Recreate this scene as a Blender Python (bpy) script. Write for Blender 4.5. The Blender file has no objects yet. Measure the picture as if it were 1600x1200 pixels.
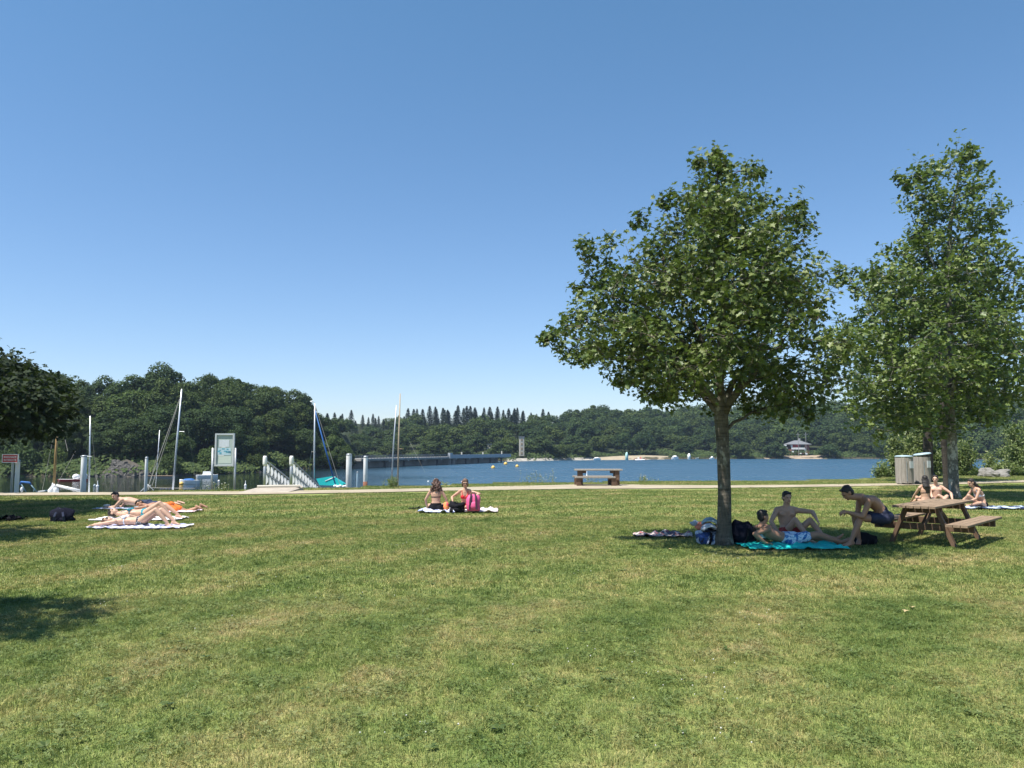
import bpy, math, random
import numpy as np
from mathutils import Vector, Matrix, noise

# ------------------------------------------------------------------ camera, sky, sun, exposure
SC = bpy.context.scene
COL = SC.collection
F = 1230.0                       # focal length in pixels of the 1600 x 1200 photograph
CAM_Z = 1.75
WATER_Z = -2.25
PITCH = math.atan(102.0 / F)
cam_d = bpy.data.cameras.new('camera'); cam = bpy.data.objects.new('camera', cam_d); COL.objects.link(cam)
cam_d.sensor_width = 36; cam_d.lens = F / 1600 * 36; cam_d.clip_start = 0.05; cam_d.clip_end = 6000
cam.location = (0, 0, CAM_Z); cam.rotation_euler = (math.pi / 2 + PITCH, 0, 0)
SC.camera = cam

SUN_AZ = math.atan2(-0.40, -0.27)        # compass direction to the sun, from +Y towards +X
SUN_EL = math.radians(64.2)
world = bpy.data.worlds.new('World'); SC.world = world; world.use_nodes = True
wn = world.node_tree; wn.nodes.clear()
wo = wn.nodes.new('ShaderNodeOutputWorld'); bg = wn.nodes.new('ShaderNodeBackground'); sky = wn.nodes.new('ShaderNodeTexSky')
sky.sky_type = 'NISHITA'; sky.sun_disc = False; sky.sun_elevation = SUN_EL; sky.sun_rotation = SUN_AZ
sky.altitude = 300; sky.air_density = 1.0; sky.dust_density = 0.15; sky.ozone_density = 1.3
bg.inputs['Strength'].default_value = 0.092
tintn = wn.nodes.new('ShaderNodeMix'); tintn.data_type = 'RGBA'; tintn.blend_type = 'MULTIPLY'; tintn.inputs[0].default_value = 1; 
wtc = wn.nodes.new('ShaderNodeTexCoord'); wsp = wn.nodes.new('ShaderNodeSeparateXYZ'); wn.links.new(wtc.outputs['Generated'], wsp.inputs[0])
wrp = wn.nodes.new('ShaderNodeValToRGB'); wrp.color_ramp.elements[0].color = (0.80, 0.83, 0.99, 1); wrp.color_ramp.elements[1].position = 0.5; wrp.color_ramp.elements[1].color = (0.69, 0.975, 1.07, 1)   # white balance: hazier near the horizon
wn.links.new(wsp.outputs['Z'], wrp.inputs[0]); wn.links.new(wrp.outputs[0], tintn.inputs[7])
wn.links.new(sky.outputs[0], tintn.inputs[6]); wn.links.new(tintn.outputs[2], bg.inputs[0]); wn.links.new(bg.outputs[0], wo.inputs[0])
sun_d = bpy.data.lights.new('sun', 'SUN'); sun = bpy.data.objects.new('sun', sun_d); COL.objects.link(sun)
sun_d.energy = 5.0; sun_d.angle = math.radians(0.55); sun_d.color = (1.0, 0.955, 0.88)
sd = Vector((math.sin(SUN_AZ) * math.cos(SUN_EL), math.cos(SUN_AZ) * math.cos(SUN_EL), math.sin(SUN_EL)))
sun.rotation_euler = sd.to_track_quat('Z', 'Y').to_euler(); sun.location = (-10, -10, 30)
SC.view_settings.view_transform = 'Standard'; SC.view_settings.look = 'None'
SC.view_settings.exposure = 0.78; SC.view_settings.gamma = 1.0; SC.view_settings.use_curve_mapping = False
SC.render.engine = 'CYCLES'
SC.cycles.max_bounces = 6; SC.cycles.transparent_max_bounces = 6; SC.cycles.volume_bounces = 0
SC.cycles.caustics_reflective = False; SC.cycles.caustics_refractive = False

# ------------------------------------------------------------------ helpers
RND = random.Random(7)
cp, sp = math.cos(PITCH), math.sin(PITCH)
def ray(u, v):
    a, b = (u - 800) / F, (600 - v) / F
    return Vector((a, cp - b * sp, sp + b * cp))
def G(u, v, z=0.0):                       # where the line of sight through a pixel meets height z
    d = ray(u, v); t = (z - CAM_Z) / d.z
    return Vector((d.x * t, d.y * t, z))
def W(u, v, D):                           # the point of that line at distance D
    d = ray(u, v); t = D / d.y
    return Vector((d.x * t, D, CAM_Z + d.z * t))
def V(*a): return Vector(a)
def lerp(a, b, t): return a + (b - a) * t
def interp(x, xs, ys): return float(np.interp(x, xs, ys))

def node_mat(name):
    m = bpy.data.materials.new(name); m.use_nodes = True
    nt = m.node_tree; nt.nodes.clear()
    out = nt.nodes.new('ShaderNodeOutputMaterial')
    return m, nt, out
def N(nt, typ, **kw):
    n = nt.nodes.new(typ)
    for k, v in kw.items():
        if k in n.inputs.keys(): n.inputs[k].default_value = v
        else: setattr(n, k, v)
    return n
def L(nt, a, b): nt.links.new(a, b)
def ramp(nt, fac, stops):
    r = nt.nodes.new('ShaderNodeValToRGB'); e = r.color_ramp.elements
    while len(e) > 1: e.remove(e[-1])
    e[0].position = stops[0][0]; e[0].color = tuple(stops[0][1]) + (1,)
    for p, c in stops[1:]:
        k = e.new(p); k.color = tuple(c) + (1,)
    L(nt, fac, r.inputs[0]); return r
def mixc(nt, fac, a, b, blend='MIX'):
    m = nt.nodes.new('ShaderNodeMix'); m.data_type = 'RGBA'; m.blend_type = blend
    if hasattr(fac, 'links'): L(nt, fac, m.inputs[0])
    else: m.inputs[0].default_value = fac
    for k, x in ((6, a), (7, b)):
        if hasattr(x, 'links'): L(nt, x, m.inputs[k])
        else: m.inputs[k].default_value = tuple(x) + (1,)
    return m.outputs[2]
def math_n(nt, op, a, b=None):
    m = nt.nodes.new('ShaderNodeMath'); m.operation = op
    for k, x in ((0, a), (1, b)):
        if x is None: continue
        if hasattr(x, 'links'): L(nt, x, m.inputs[k])
        else: m.inputs[k].default_value = x
    return m.outputs[0]
def tex_noise(nt, vec, scale, detail=4, rough=0.55, dist=0.0):
    n = nt.nodes.new('ShaderNodeTexNoise'); n.inputs['Scale'].default_value = scale
    n.inputs['Detail'].default_value = detail; n.inputs['Roughness'].default_value = rough
    n.inputs['Distortion'].default_value = dist
    if vec is not None: L(nt, vec, n.inputs['Vector'])
    return n.outputs[0]
def mapping(nt, vec, scale=(1, 1, 1), rot=(0, 0, 0)):
    m = nt.nodes.new('ShaderNodeMapping'); m.inputs['Scale'].default_value = scale; m.inputs['Rotation'].default_value = rot
    L(nt, vec, m.inputs[0]); return m.outputs[0]
def bump(nt, h, strength=0.3, dist=0.02):
    b = nt.nodes.new('ShaderNodeBump'); b.inputs['Strength'].default_value = strength; b.inputs['Distance'].default_value = dist
    L(nt, h, b.inputs['Height']); return b.outputs[0]
_mats = {}
def mat(name, color, rough=0.6, var=0.25, scale=8.0, metal=0.0, bmp=0.2, bdist=0.01, stretch=(1, 1, 1), dirt=None, spec=0.5):
    """plain procedural material: base colour broken up by two noises, fine relief, optional dirt colour"""
    if name in _mats: return _mats[name]
    m, nt, out = node_mat(name)
    tc = N(nt, 'ShaderNodeTexCoord'); vec = mapping(nt, tc.outputs['Object'], stretch)
    n1 = tex_noise(nt, vec, scale, 5); n2 = tex_noise(nt, vec, scale * 6, 4)
    c = Vector(color)
    f = math_n(nt, 'ADD', math_n(nt, 'MULTIPLY', n1, 0.65), math_n(nt, 'MULTIPLY', n2, 0.35))
    r = ramp(nt, f, [(0.3, tuple(c * (1 - var))), (0.7, tuple(min(1, x) for x in c * (1 + var)))])
    col = r.outputs[0]
    if dirt:
        n3 = tex_noise(nt, tc.outputs['Object'], scale * 0.6, 6, 0.7)
        k = ramp(nt, n3, [(0.5, (0, 0, 0)), (0.68, (1, 1, 1))])
        col = mixc(nt, k.outputs[0], col, dirt)
    p = N(nt, 'ShaderNodeBsdfPrincipled', Roughness=rough, Metallic=metal)
    p.inputs['Specular IOR Level'].default_value = spec
    L(nt, col, p.inputs['Base Color'])
    if bmp: L(nt, bump(nt, f, bmp, bdist), p.inputs['Normal'])
    L(nt, p.outputs[0], out.inputs[0]); _mats[name] = m
    return m

class M:
    """collects shapes and links them as one mesh object"""
    def __init__(s): s.v = []; s.f = []
    def add(s, vs, fs):
        o = len(s.v); s.v += [tuple(x) for x in vs]; s.f += [tuple(i + o for i in q) for q in fs]; return s
    def box(s, c, size, R=None, ch=0.0):
        sx, sy, sz = [k / 2 for k in size]; R = R or Matrix.Identity(3); c = Vector(c)
        if ch <= 0:
            vs = [c + R @ Vector((x * sx, y * sy, z * sz)) for x in (-1, 1) for y in (-1, 1) for z in (-1, 1)]
            fs = [(0, 1, 3, 2), (4, 6, 7, 5), (0, 4, 5, 1), (2, 3, 7, 6), (0, 2, 6, 4), (1, 5, 7, 3)]
            return s.add(vs, fs)
        # chamfered round the long edges: an octagonal prism along the longest axis
        ax = max(range(3), key=lambda k: size[k]); a, b = [k for k in range(3) if k != ax]
        h = [sx, sy, sz]; ha, hb = h[a], h[b]; ch = min(ch, ha * .8, hb * .8)
        prof = [(-ha + ch, -hb), (ha - ch, -hb), (ha, -hb + ch), (ha, hb - ch), (ha - ch, hb), (-ha + ch, hb), (-ha, hb - ch), (-ha, -hb + ch)]
        vs = []
        for e in (-1, 1):
            for p in prof:
                q = [0, 0, 0]; q[ax] = e * h[ax]; q[a] = p[0]; q[b] = p[1]; vs.append(c + R @ Vector(q))
        fs = [tuple(range(8)), tuple(range(15, 7, -1))] + [(i, i + 8, (i + 1) % 8 + 8, (i + 1) % 8) for i in range(8)]
        return s.add(vs, fs)
    def beam(s, a, b, w, h, up=(0, 0, 1), ch=0.006):
        a, b = Vector(a), Vector(b); d = (b - a); ln = d.length; x = d.normalized()
        y = Vector(up).cross(x)
        if y.length < 1e-5: y = Vector((0, 1, 0)).cross(x)
        y.normalize(); z = x.cross(y)
        R = Matrix((x, y, z)).transposed()
        return s.box((a + b) / 2, (ln, w, h), R, ch)
    def tube(s, pts, rad, n=8, cap=True):
        pts = [Vector(p) for p in pts]
        if not hasattr(rad, '__len__'): rad = [rad] * len(pts)
        vs, fs = [], []; pv = None
        for i, p in enumerate(pts):
            d = (pts[min(i + 1, len(pts) - 1)] - pts[max(i - 1, 0)]).normalized()
            if pv is None:
                pv = d.orthogonal().normalized()
            pv = (pv - d * pv.dot(d)).normalized(); q = d.cross(pv)
            for k in range(n):
                a = 2 * math.pi * k / n
                vs.append(p + (pv * math.cos(a) + q * math.sin(a)) * rad[i])
        for i in range(len(pts) - 1):
            for k in range(n):
                fs.append((i * n + k, i * n + (k + 1) % n, (i + 1) * n + (k + 1) % n, (i + 1) * n + k))
        if cap:
            fs.append(tuple(range(n - 1, -1, -1))); fs.append(tuple(len(vs) - n + k for k in range(n)))
        return s.add(vs, fs)
    def lathe(s, c, prof, n=16):                     # prof: (radius, height)
        c = Vector(c); vs, fs = [], []
        for r, z in prof:
            for k in range(n):
                a = 2 * math.pi * k / n; vs.append(c + Vector((r * math.cos(a), r * math.sin(a), z)))
        for i in range(len(prof) - 1):
            for k in range(n):
                fs.append((i * n + k, i * n + (k + 1) % n, (i + 1) * n + (k + 1) % n, (i + 1) * n + k))
        fs.append(tuple(range(n - 1, -1, -1))); fs.append(tuple(len(vs) - n + k for k in range(n)))
        return s.add(vs, fs)
    def blob(s, c, r, R=None, seed=0, amp=0.0, n=10, m=7, freq=2.0):    # ellipsoid with noisy surface
        c = Vector(c); r = Vector(r) if hasattr(r, '__len__') else Vector((r, r, r)); R = R or Matrix.Identity(3)
        vs, fs = [], []
        def pt(th, ph):
            d = Vector((math.sin(th) * math.cos(ph), math.sin(th) * math.sin(ph), math.cos(th)))
            k = 1 + amp * noise.noise(d * freq + Vector((seed * 3.7, seed * 1.3, 0)))
            return c + R @ Vector((d.x * r.x * k, d.y * r.y * k, d.z * r.z * k))
        vs.append(pt(0, 0))
        for i in range(1, m):
            for k in range(n): vs.append(pt(math.pi * i / m, 2 * math.pi * k / n))
        vs.append(pt(math.pi, 0))
        for k in range(n): fs.append((0, 1 + k, 1 + (k + 1) % n))
        for i in range(m - 2):
            for k in range(n):
                a = 1 + i * n; fs.append((a + k, a + n + k, a + n + (k + 1) % n, a + (k + 1) % n))
        a = 1 + (m - 2) * n; e = len(vs) - 1
        for k in range(n): fs.append((e, a + (k + 1) % n, a + k))
        return s.add(vs, fs)
    def build(s, name, m, parent=None, smooth=False, world=True):
        me = bpy.data.meshes.new(name)
        off = Vector((0, 0, 0))
        if world:
            p = parent
            while p is not None: off += p.location; p = p.parent
        me.from_pydata([Vector(v) - off for v in s.v], [], s.f); me.validate(); me.update()
        me.materials.append(m)
        if smooth: me.polygons.foreach_set('use_smooth', [True] * len(me.polygons))
        o = bpy.data.objects.new(name, me); COL.objects.link(o); o.parent = parent
        return o

def tag(o, label=None, cat=None, group=None, kind=None):
    if label: o['label'] = label
    if cat: o['category'] = cat
    if group: o['group'] = group
    if kind: o['kind'] = kind
    return o
def thing(name, label, cat, loc=(0, 0, 0), rz=0, group=None):
    o = bpy.data.objects.new(name, None); COL.objects.link(o); o.location = loc; o.rotation_euler = (0, 0, rz)
    o.empty_display_size = 0.2
    return tag(o, label, cat, group)
def copy_tree(o, parent=None):
    c = o.copy(); COL.objects.link(c); c.parent = parent
    for ch in list(o.children): copy_tree(ch, c)
    return c
def arr_mesh(name, verts, faces, m, attr=None):       # verts (n,3), faces (k,3|4)
    me = bpy.data.meshes.new(name); n, k = len(verts), faces.shape[1]
    me.vertices.add(n); me.vertices.foreach_set('co', np.ascontiguousarray(verts, dtype=np.float32).ravel())
    me.loops.add(faces.size); me.loops.foreach_set('vertex_index', faces.astype(np.int32).ravel())
    me.polygons.add(len(faces)); me.polygons.foreach_set('loop_start', (np.arange(len(faces)) * k).astype(np.int32))
    me.polygons.foreach_set('loop_total', np.full(len(faces), k, dtype=np.int32))
    me.update(calc_edges=True); me.materials.append(m)
    if attr is not None:
        a = me.attributes.new('tint', 'FLOAT', 'POINT'); a.data.foreach_set('value', attr.astype(np.float32))
    return me
def link_mesh(name, me, parent=None, loc=None):
    o = bpy.data.objects.new(name, me); COL.objects.link(o); o.parent = parent
    if loc is not None: o.location = loc
    return o
def frames(nrm, rng, spin=True):                      # rotation matrices whose z follows nrm, with random spin
    z = nrm / (np.linalg.norm(nrm, axis=1, keepdims=True) + 1e-9)
    t = rng.normal(size=z.shape); x = np.cross(t, z); x /= np.linalg.norm(x, axis=1, keepdims=True) + 1e-9
    y = np.cross(z, x)
    return np.stack([x, y, z], axis=2)
def scatter(tmpl_v, tmpl_f, pos, R, sc, tint):
    n, k = len(pos), len(tmpl_v)
    v = np.einsum('nij,kj->nki', R, tmpl_v) * sc[:, None, None] + pos[:, None, :]
    f = tmpl_f[None] + (np.arange(n) * k)[:, None, None]
    return v.reshape(-1, 3), f.reshape(-1, tmpl_f.shape[1]), np.repeat(tint, k)

# ------------------------------------------------------------------ materials of ground, water, plants
def leaf_mat(name, dark, mid, light, scale=0.9, trans=0.25, rnd=0.0, rough=0.5):
    m, nt, out = node_mat(name)
    geo = N(nt, 'ShaderNodeNewGeometry'); at = N(nt, 'ShaderNodeAttribute', attribute_name='tint'); oi = N(nt, 'ShaderNodeObjectInfo')
    n = tex_noise(nt, geo.outputs['Position'], scale, 3)
    f = math_n(nt, 'ADD', math_n(nt, 'MULTIPLY', n, 0.55), math_n(nt, 'MULTIPLY', at.outputs['Fac'], 0.45))
    r = ramp(nt, f, [(0.25, dark), (0.5, mid), (0.8, light)]); col = r.outputs[0]
    if rnd > 0:
        r2 = ramp(nt, oi.outputs['Random'], [(0.0, (0.62, 0.78, 0.75)), (0.3, (0.9, 0.95, 0.8)), (0.55, (1.25, 1.15, 0.8)), (0.8, (0.8, 0.95, 0.95)), (1.0, (1.35, 1.35, 1.0))])
        col = mixc(nt, rnd, col, r2.outputs[0], 'MULTIPLY')
    p = N(nt, 'ShaderNodeBsdfPrincipled', Roughness=rough); L(nt, col, p.inputs['Base Color']); p.inputs['Specular IOR Level'].default_value = 0.35
    t = N(nt, 'ShaderNodeBsdfTranslucent'); tcol = mixc(nt, 0.5, col, (0.16, 0.26, 0.03)); L(nt, tcol, t.inputs['Color'])
    mx = N(nt, 'ShaderNodeMixShader'); mx.inputs[0].default_value = trans
    L(nt, p.outputs[0], mx.inputs[1]); L(nt, t.outputs[0], mx.inputs[2]); L(nt, mx.outputs[0], out.inputs[0])
    return m
LEAF_NEAR = leaf_mat('oak_leaves', (0.036, 0.062, 0.014), (0.092, 0.132, 0.030), (0.20, 0.225, 0.078), 1.6, 0.22, rough=0.45)
LEAF_NEAR2 = leaf_mat('wind_blown_leaves', (0.040, 0.070, 0.014), (0.100, 0.148, 0.030), (0.21, 0.25, 0.08), 1.1, 0.24, rough=0.45)
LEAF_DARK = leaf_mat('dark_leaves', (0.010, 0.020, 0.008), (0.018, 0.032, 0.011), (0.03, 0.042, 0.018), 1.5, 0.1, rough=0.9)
LEAF_WOOD = leaf_mat('wood_leaves', (0.018, 0.036, 0.010), (0.040, 0.068, 0.018), (0.080, 0.108, 0.030), 0.3, 0.15, 1.0, 0.85)
LEAF_CON = leaf_mat('conifer_needles', (0.010, 0.020, 0.013), (0.020, 0.036, 0.021), (0.036, 0.054, 0.03), 0.4, 0.05, 0.3, 0.85)
LEAF_SHRUB = leaf_mat('willow_leaves', (0.09, 0.13, 0.04), (0.17, 0.21, 0.07), (0.28, 0.31, 0.14), 2.0, 0.35, 0.3)

def grass_color(nt, pos):
    big = tex_noise(nt, mapping(nt, pos, (0.6, 0.45, 0)), 1.0, 6, 0.62)
    med = tex_noise(nt, mapping(nt, pos, (1.5, 1.3, 0)), 1.0, 5, 0.65, 0.6)
    fine = tex_noise(nt, mapping(nt, pos, (1, 1, 0)), 7.0, 4, 0.6)
    # mowing lanes curve across the lawn
    wv = nt.nodes.new('ShaderNodeTexWave'); wv.wave_type = 'RINGS'; wv.rings_direction = 'Z'
    wv.inputs['Scale'].default_value = 0.14; wv.inputs['Distortion'].default_value = 1.6; wv.inputs['Detail'].default_value = 3; wv.inputs['Detail Scale'].default_value = 0.4
    mp = nt.nodes.new('ShaderNodeMapping'); mp.inputs['Location'].default_value = (-13, -2, 0); L(nt, pos, mp.inputs[0]); L(nt, mp.outputs[0], wv.inputs['Vector'])
    f = math_n(nt, 'ADD', math_n(nt, 'MULTIPLY', big, 0.36), math_n(nt, 'MULTIPLY', med, 0.34))
    f = math_n(nt, 'ADD', f, math_n(nt, 'MULTIPLY', fine, 0.24))
    f = math_n(nt, 'ADD', f, math_n(nt, 'MULTIPLY', wv.outputs['Fac'], 0.085))
    r = ramp(nt, f, [(0.34, (0.096, 0.150, 0.042)), (0.43, (0.154, 0.208, 0.060)), (0.50, (0.216, 0.256, 0.084)), (0.575, (0.290, 0.286, 0.115)), (0.65, (0.39, 0.33, 0.175))])
    return r.outputs[0], f
def make_grass_mat():
    m, nt, out = node_mat('grass_blades')
    geo = N(nt, 'ShaderNodeNewGeometry'); c, f = grass_color(nt, geo.outputs['Position'])
    at = N(nt, 'ShaderNodeAttribute', attribute_name='tint')
    r = ramp(nt, at.outputs['Fac'], [(0, (0.42, 0.52, 0.42)), (0.5, (0.95, 1.0, 0.9)), (0.84, (1.3, 1.2, 1.05)), (0.95, (2.1, 1.7, 1.8))])
    c = mixc(nt, 1.0, c, r.outputs[0], 'MULTIPLY')
    p = N(nt, 'ShaderNodeBsdfPrincipled', Roughness=0.55); L(nt, c, p.inputs['Base Color']); p.inputs['Specular IOR Level'].default_value = 0.3
    t = N(nt, 'ShaderNodeBsdfTranslucent'); L(nt, c, t.inputs['Color'])
    mx = N(nt, 'ShaderNodeMixShader'); mx.inputs[0].default_value = 0.3
    L(nt, p.outputs[0], mx.inputs[1]); L(nt, t.outputs[0], mx.inputs[2]); L(nt, mx.outputs[0], out.inputs[0])
    return m
def make_lawn_mat():
    m, nt, out = node_mat('lawn_ground')
    geo = N(nt, 'ShaderNodeNewGeometry'); pos = geo.outputs['Position']; c, f = grass_color(nt, pos)
    fine = tex_noise(nt, pos, 38.0, 3, 0.7); fl = tex_noise(nt, pos, 9.0, 4, 0.7)
    k = ramp(nt, fine, [(0.3, (0.6, 0.62, 0.55)), (0.7, (1.25, 1.25, 1.15))])
    c = mixc(nt, 1.0, c, k.outputs[0], 'MULTIPLY')
    # bank and lake bed below the lawn: earth and pale stones; hills: dark forest floor
    sep = N(nt, 'ShaderNodeSeparateXYZ'); L(nt, pos, sep.inputs[0])
    zz = math_n(nt, 'ADD', sep.outputs['Z'], math_n(nt, 'MULTIPLY', fl, 0.5))
    e = ramp(nt, math_n(nt, 'MULTIPLY', math_n(nt, 'ADD', zz, 3.0), 0.25), [(0.45, (1, 1, 1)), (0.62, (0, 0, 0))])
    earth = ramp(nt, fl, [(0.35, (0.05, 0.043, 0.03)), (0.6, (0.12, 0.105, 0.075))])
    c = mixc(nt, e.outputs[0], c, earth.outputs[0])
    far = ramp(nt, math_n(nt, 'MULTIPLY', sep.outputs['Y'], 0.005), [(0.4, (0, 0, 0)), (0.5, (1, 1, 1))])
    up = ramp(nt, math_n(nt, 'MULTIPLY', math_n(nt, 'ADD', zz, 2.3), 0.5), [(0.35, (0, 0, 0)), (0.6, (1, 1, 1))])
    c = mixc(nt, math_n(nt, 'MULTIPLY', far.outputs[0], up.outputs[0]), c, (0.035, 0.045, 0.02))
    p = N(nt, 'ShaderNodeBsdfPrincipled', Roughness=0.95); L(nt, c, p.inputs['Base Color']); p.inputs['Specular IOR Level'].default_value = 0.1
    L(nt, bump(nt, fine, 0.6, 0.03), p.inputs['Normal']); L(nt, p.outputs[0], out.inputs[0]); return m
def make_water_mat():
    m, nt, out = node_mat('lake_water')
    geo = N(nt, 'ShaderNodeNewGeometry'); pos = geo.outputs['Position']
    sep = N(nt, 'ShaderNodeSeparateXYZ'); L(nt, pos, sep.inputs[0])
    # open water is ruffled by wind, the cove behind the wooded point is calm; slicks lie between the gusts
    u = math_n(nt, 'DIVIDE', sep.outputs['X'], sep.outputs['Y'])
    wob = tex_noise(nt, mapping(nt, pos, (0.02, 0.05, 0)), 1.0, 4)
    calm = ramp(nt, math_n(nt, 'ADD', math_n(nt, 'ADD', u, 0.5), math_n(nt, 'MULTIPLY', wob, 0.10)), [(0.27, (0.03,) * 3), (0.36, (0.3,) * 3), (0.5, (1,) * 3)])
    slick = ramp(nt, tex_noise(nt, mapping(nt, pos, (0.006, 0.05, 0)), 1.0, 5, 0.6), [(0.38, (0.55,) * 3), (0.5, (1,) * 3)])
    amp = math_n(nt, 'MULTIPLY', calm.outputs[0], slick.outputs[0])
    w1 = tex_noise(nt, mapping(nt, pos, (0.7, 1.6, 1), (0, 0, 0.5)), 1.0, 5, 0.65)
    w2 = tex_noise(nt, mapping(nt, pos, (3.0, 5.0, 1), (0, 0, -0.3)), 1.0, 3, 0.6)
    h = math_n(nt, 'MULTIPLY', math_n(nt, 'ADD', w1, math_n(nt, 'MULTIPLY', w2, 0.35)), amp)
    b = bump(nt, h, 1.0, 0.85)
    p = N(nt, 'ShaderNodeBsdfPrincipled', Roughness=0.06, IOR=1.33)
    rg = ramp(nt, amp, [(0.05, (0.02,) * 3), (0.3, (0.10,) * 3), (1.0, (0.30,) * 3)]); L(nt, rg.outputs[0], p.inputs['Roughness'])
    bc = ramp(nt, calm.outputs[0], [(0.03, (0.008, 0.016, 0.014)), (0.4, (0.018, 0.045, 0.06)), (1.0, (0.030, 0.088, 0.145))]); L(nt, bc.outputs[0], p.inputs['Base Color'])  # darker base colour in the cove stands for the trees mirrored there
    L(nt, b, p.inputs['Normal']); L(nt, p.outputs[0], out.inputs[0]); return m
def make_path_mat():
    m, nt, out = node_mat('gravel_path')
    geo = N(nt, 'ShaderNodeNewGeometry'); pos = geo.outputs['Position']
    a = tex_noise(nt, pos, 0.8, 5); b = tex_noise(nt, pos, 40, 3, 0.7)
    r = ramp(nt, math_n(nt, 'ADD', math_n(nt, 'MULTIPLY', a, 0.5), math_n(nt, 'MULTIPLY', b, 0.5)), [(0.32, (0.22, 0.175, 0.115)), (0.5, (0.34, 0.285, 0.195)), (0.7, (0.45, 0.39, 0.29))])
    p = N(nt, 'ShaderNodeBsdfPrincipled', Roughness=0.95); L(nt, r.outputs[0], p.inputs['Base Color']); L(nt, bump(nt, b, 0.5, 0.01), p.inputs['Normal'])
    L(nt, p.outputs[0], out.inputs[0]); return m
GRASS = make_grass_mat(); LAWN = make_lawn_mat(); WATER = make_water_mat(); PATH = make_path_mat()
def bark_mat(name, dark, light, patch, thr=0.55):
    m, nt, out = node_mat(name)
    tc = N(nt, 'ShaderNodeTexCoord'); o = tc.outputs['Object']
    rings = tex_noise(nt, mapping(nt, o, (2.2, 2.2, 17)), 1.0, 6, 0.7, 0.4)
    pt = tex_noise(nt, mapping(nt, o, (5, 5, 3.2)), 1.0, 5, 0.65)
    fine = tex_noise(nt, mapping(nt, o, (30, 30, 8)), 1.0, 4, 0.7)
    f = math_n(nt, 'ADD', math_n(nt, 'MULTIPLY', rings, 0.6), math_n(nt, 'MULTIPLY', fine, 0.4))
    c = ramp(nt, f, [(0.36, dark), (0.62, light)]).outputs[0]
    k = ramp(nt, pt, [(thr, (0, 0, 0)), (thr + 0.09, (1, 1, 1))])
    c = mixc(nt, k.outputs[0], c, patch)
    p = N(nt, 'ShaderNodeBsdfPrincipled', Roughness=0.9); L(nt, c, p.inputs['Base Color']); p.inputs['Specular IOR Level'].default_value = 0.2
    L(nt, bump(nt, f, 1.0, 0.03), p.inputs['Normal']); L(nt, p.outputs[0], out.inputs[0]); return m
BARK1 = bark_mat('grey_bark', (0.045, 0.038, 0.030), (0.16, 0.14, 0.11), (0.32, 0.30, 0.24), 0.56)
BARK2 = bark_mat('pale_blotched_bark', (0.07, 0.065, 0.055), (0.2, 0.185, 0.155), (0.42, 0.40, 0.35), 0.5)
BARK3 = bark_mat('dark_bark', (0.025, 0.021, 0.017), (0.07, 0.06, 0.05), (0.1, 0.09, 0.07), 0.6)
# ------------------------------------------------------------------ terrain, path, water
CREST_U = [-1.2, -0.65, -0.45, -0.33, -0.21, -0.08, 0.04, 0.16, 0.37, 0.46, 0.52, 0.6, 0.8, 1.2]
CREST_V = [769, 768.5, 768, 764, 762, 757, 753, 752, 750, 747, 744, 743, 742, 742]
CREST_D = [CAM_Z * F / (v - 702) for v in CREST_V]
SHORE_U = [-1.4, -0.66, -0.46, -0.40, -0.32, -0.27, -0.217, -0.195, -0.15, -0.05, 0.0, 0.08, 0.16, 0.20, 0.32, 0.47, 0.56, 0.68, 1.4]
SHORE_D = [118, 118, 116, 121, 138, 158, 168, 262, 276, 268, 262, 292, 305, 318, 330, 330, 318, 280, 260]
def crest(u): return interp(u, CREST_U, CREST_D)
def shore(u): return interp(u, SHORE_U, SHORE_D)
def ground(x, y):
    if y < 1: return 0.0
    u = x / y; dc = crest(u); ds = shore(u)
    if y < dc: return 0.02 * noise.noise(Vector((x * .15, y * .15, 0)))
    if y < dc + 7: return -3.3 * ((y - dc) / 7) ** 1.1
    if y < ds - 4: return -3.3
    d = y - ds
    if d < 0: return -3.3 + (d + 4) / 4 * 1.05
    base = -2.25 + min(d, 6) * 0.22
    if u < -0.21: return base + max(0, d - 6) * 0.20 * (1 if d < 40 else 40 / d) + 0.6 * noise.noise(Vector((x * .05, y * .05, 3)))
    return base + min(max(0, d - 10), 125) * 0.128 + 1.0 * noise.noise(Vector((x * .02, y * .02, 3)))
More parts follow.
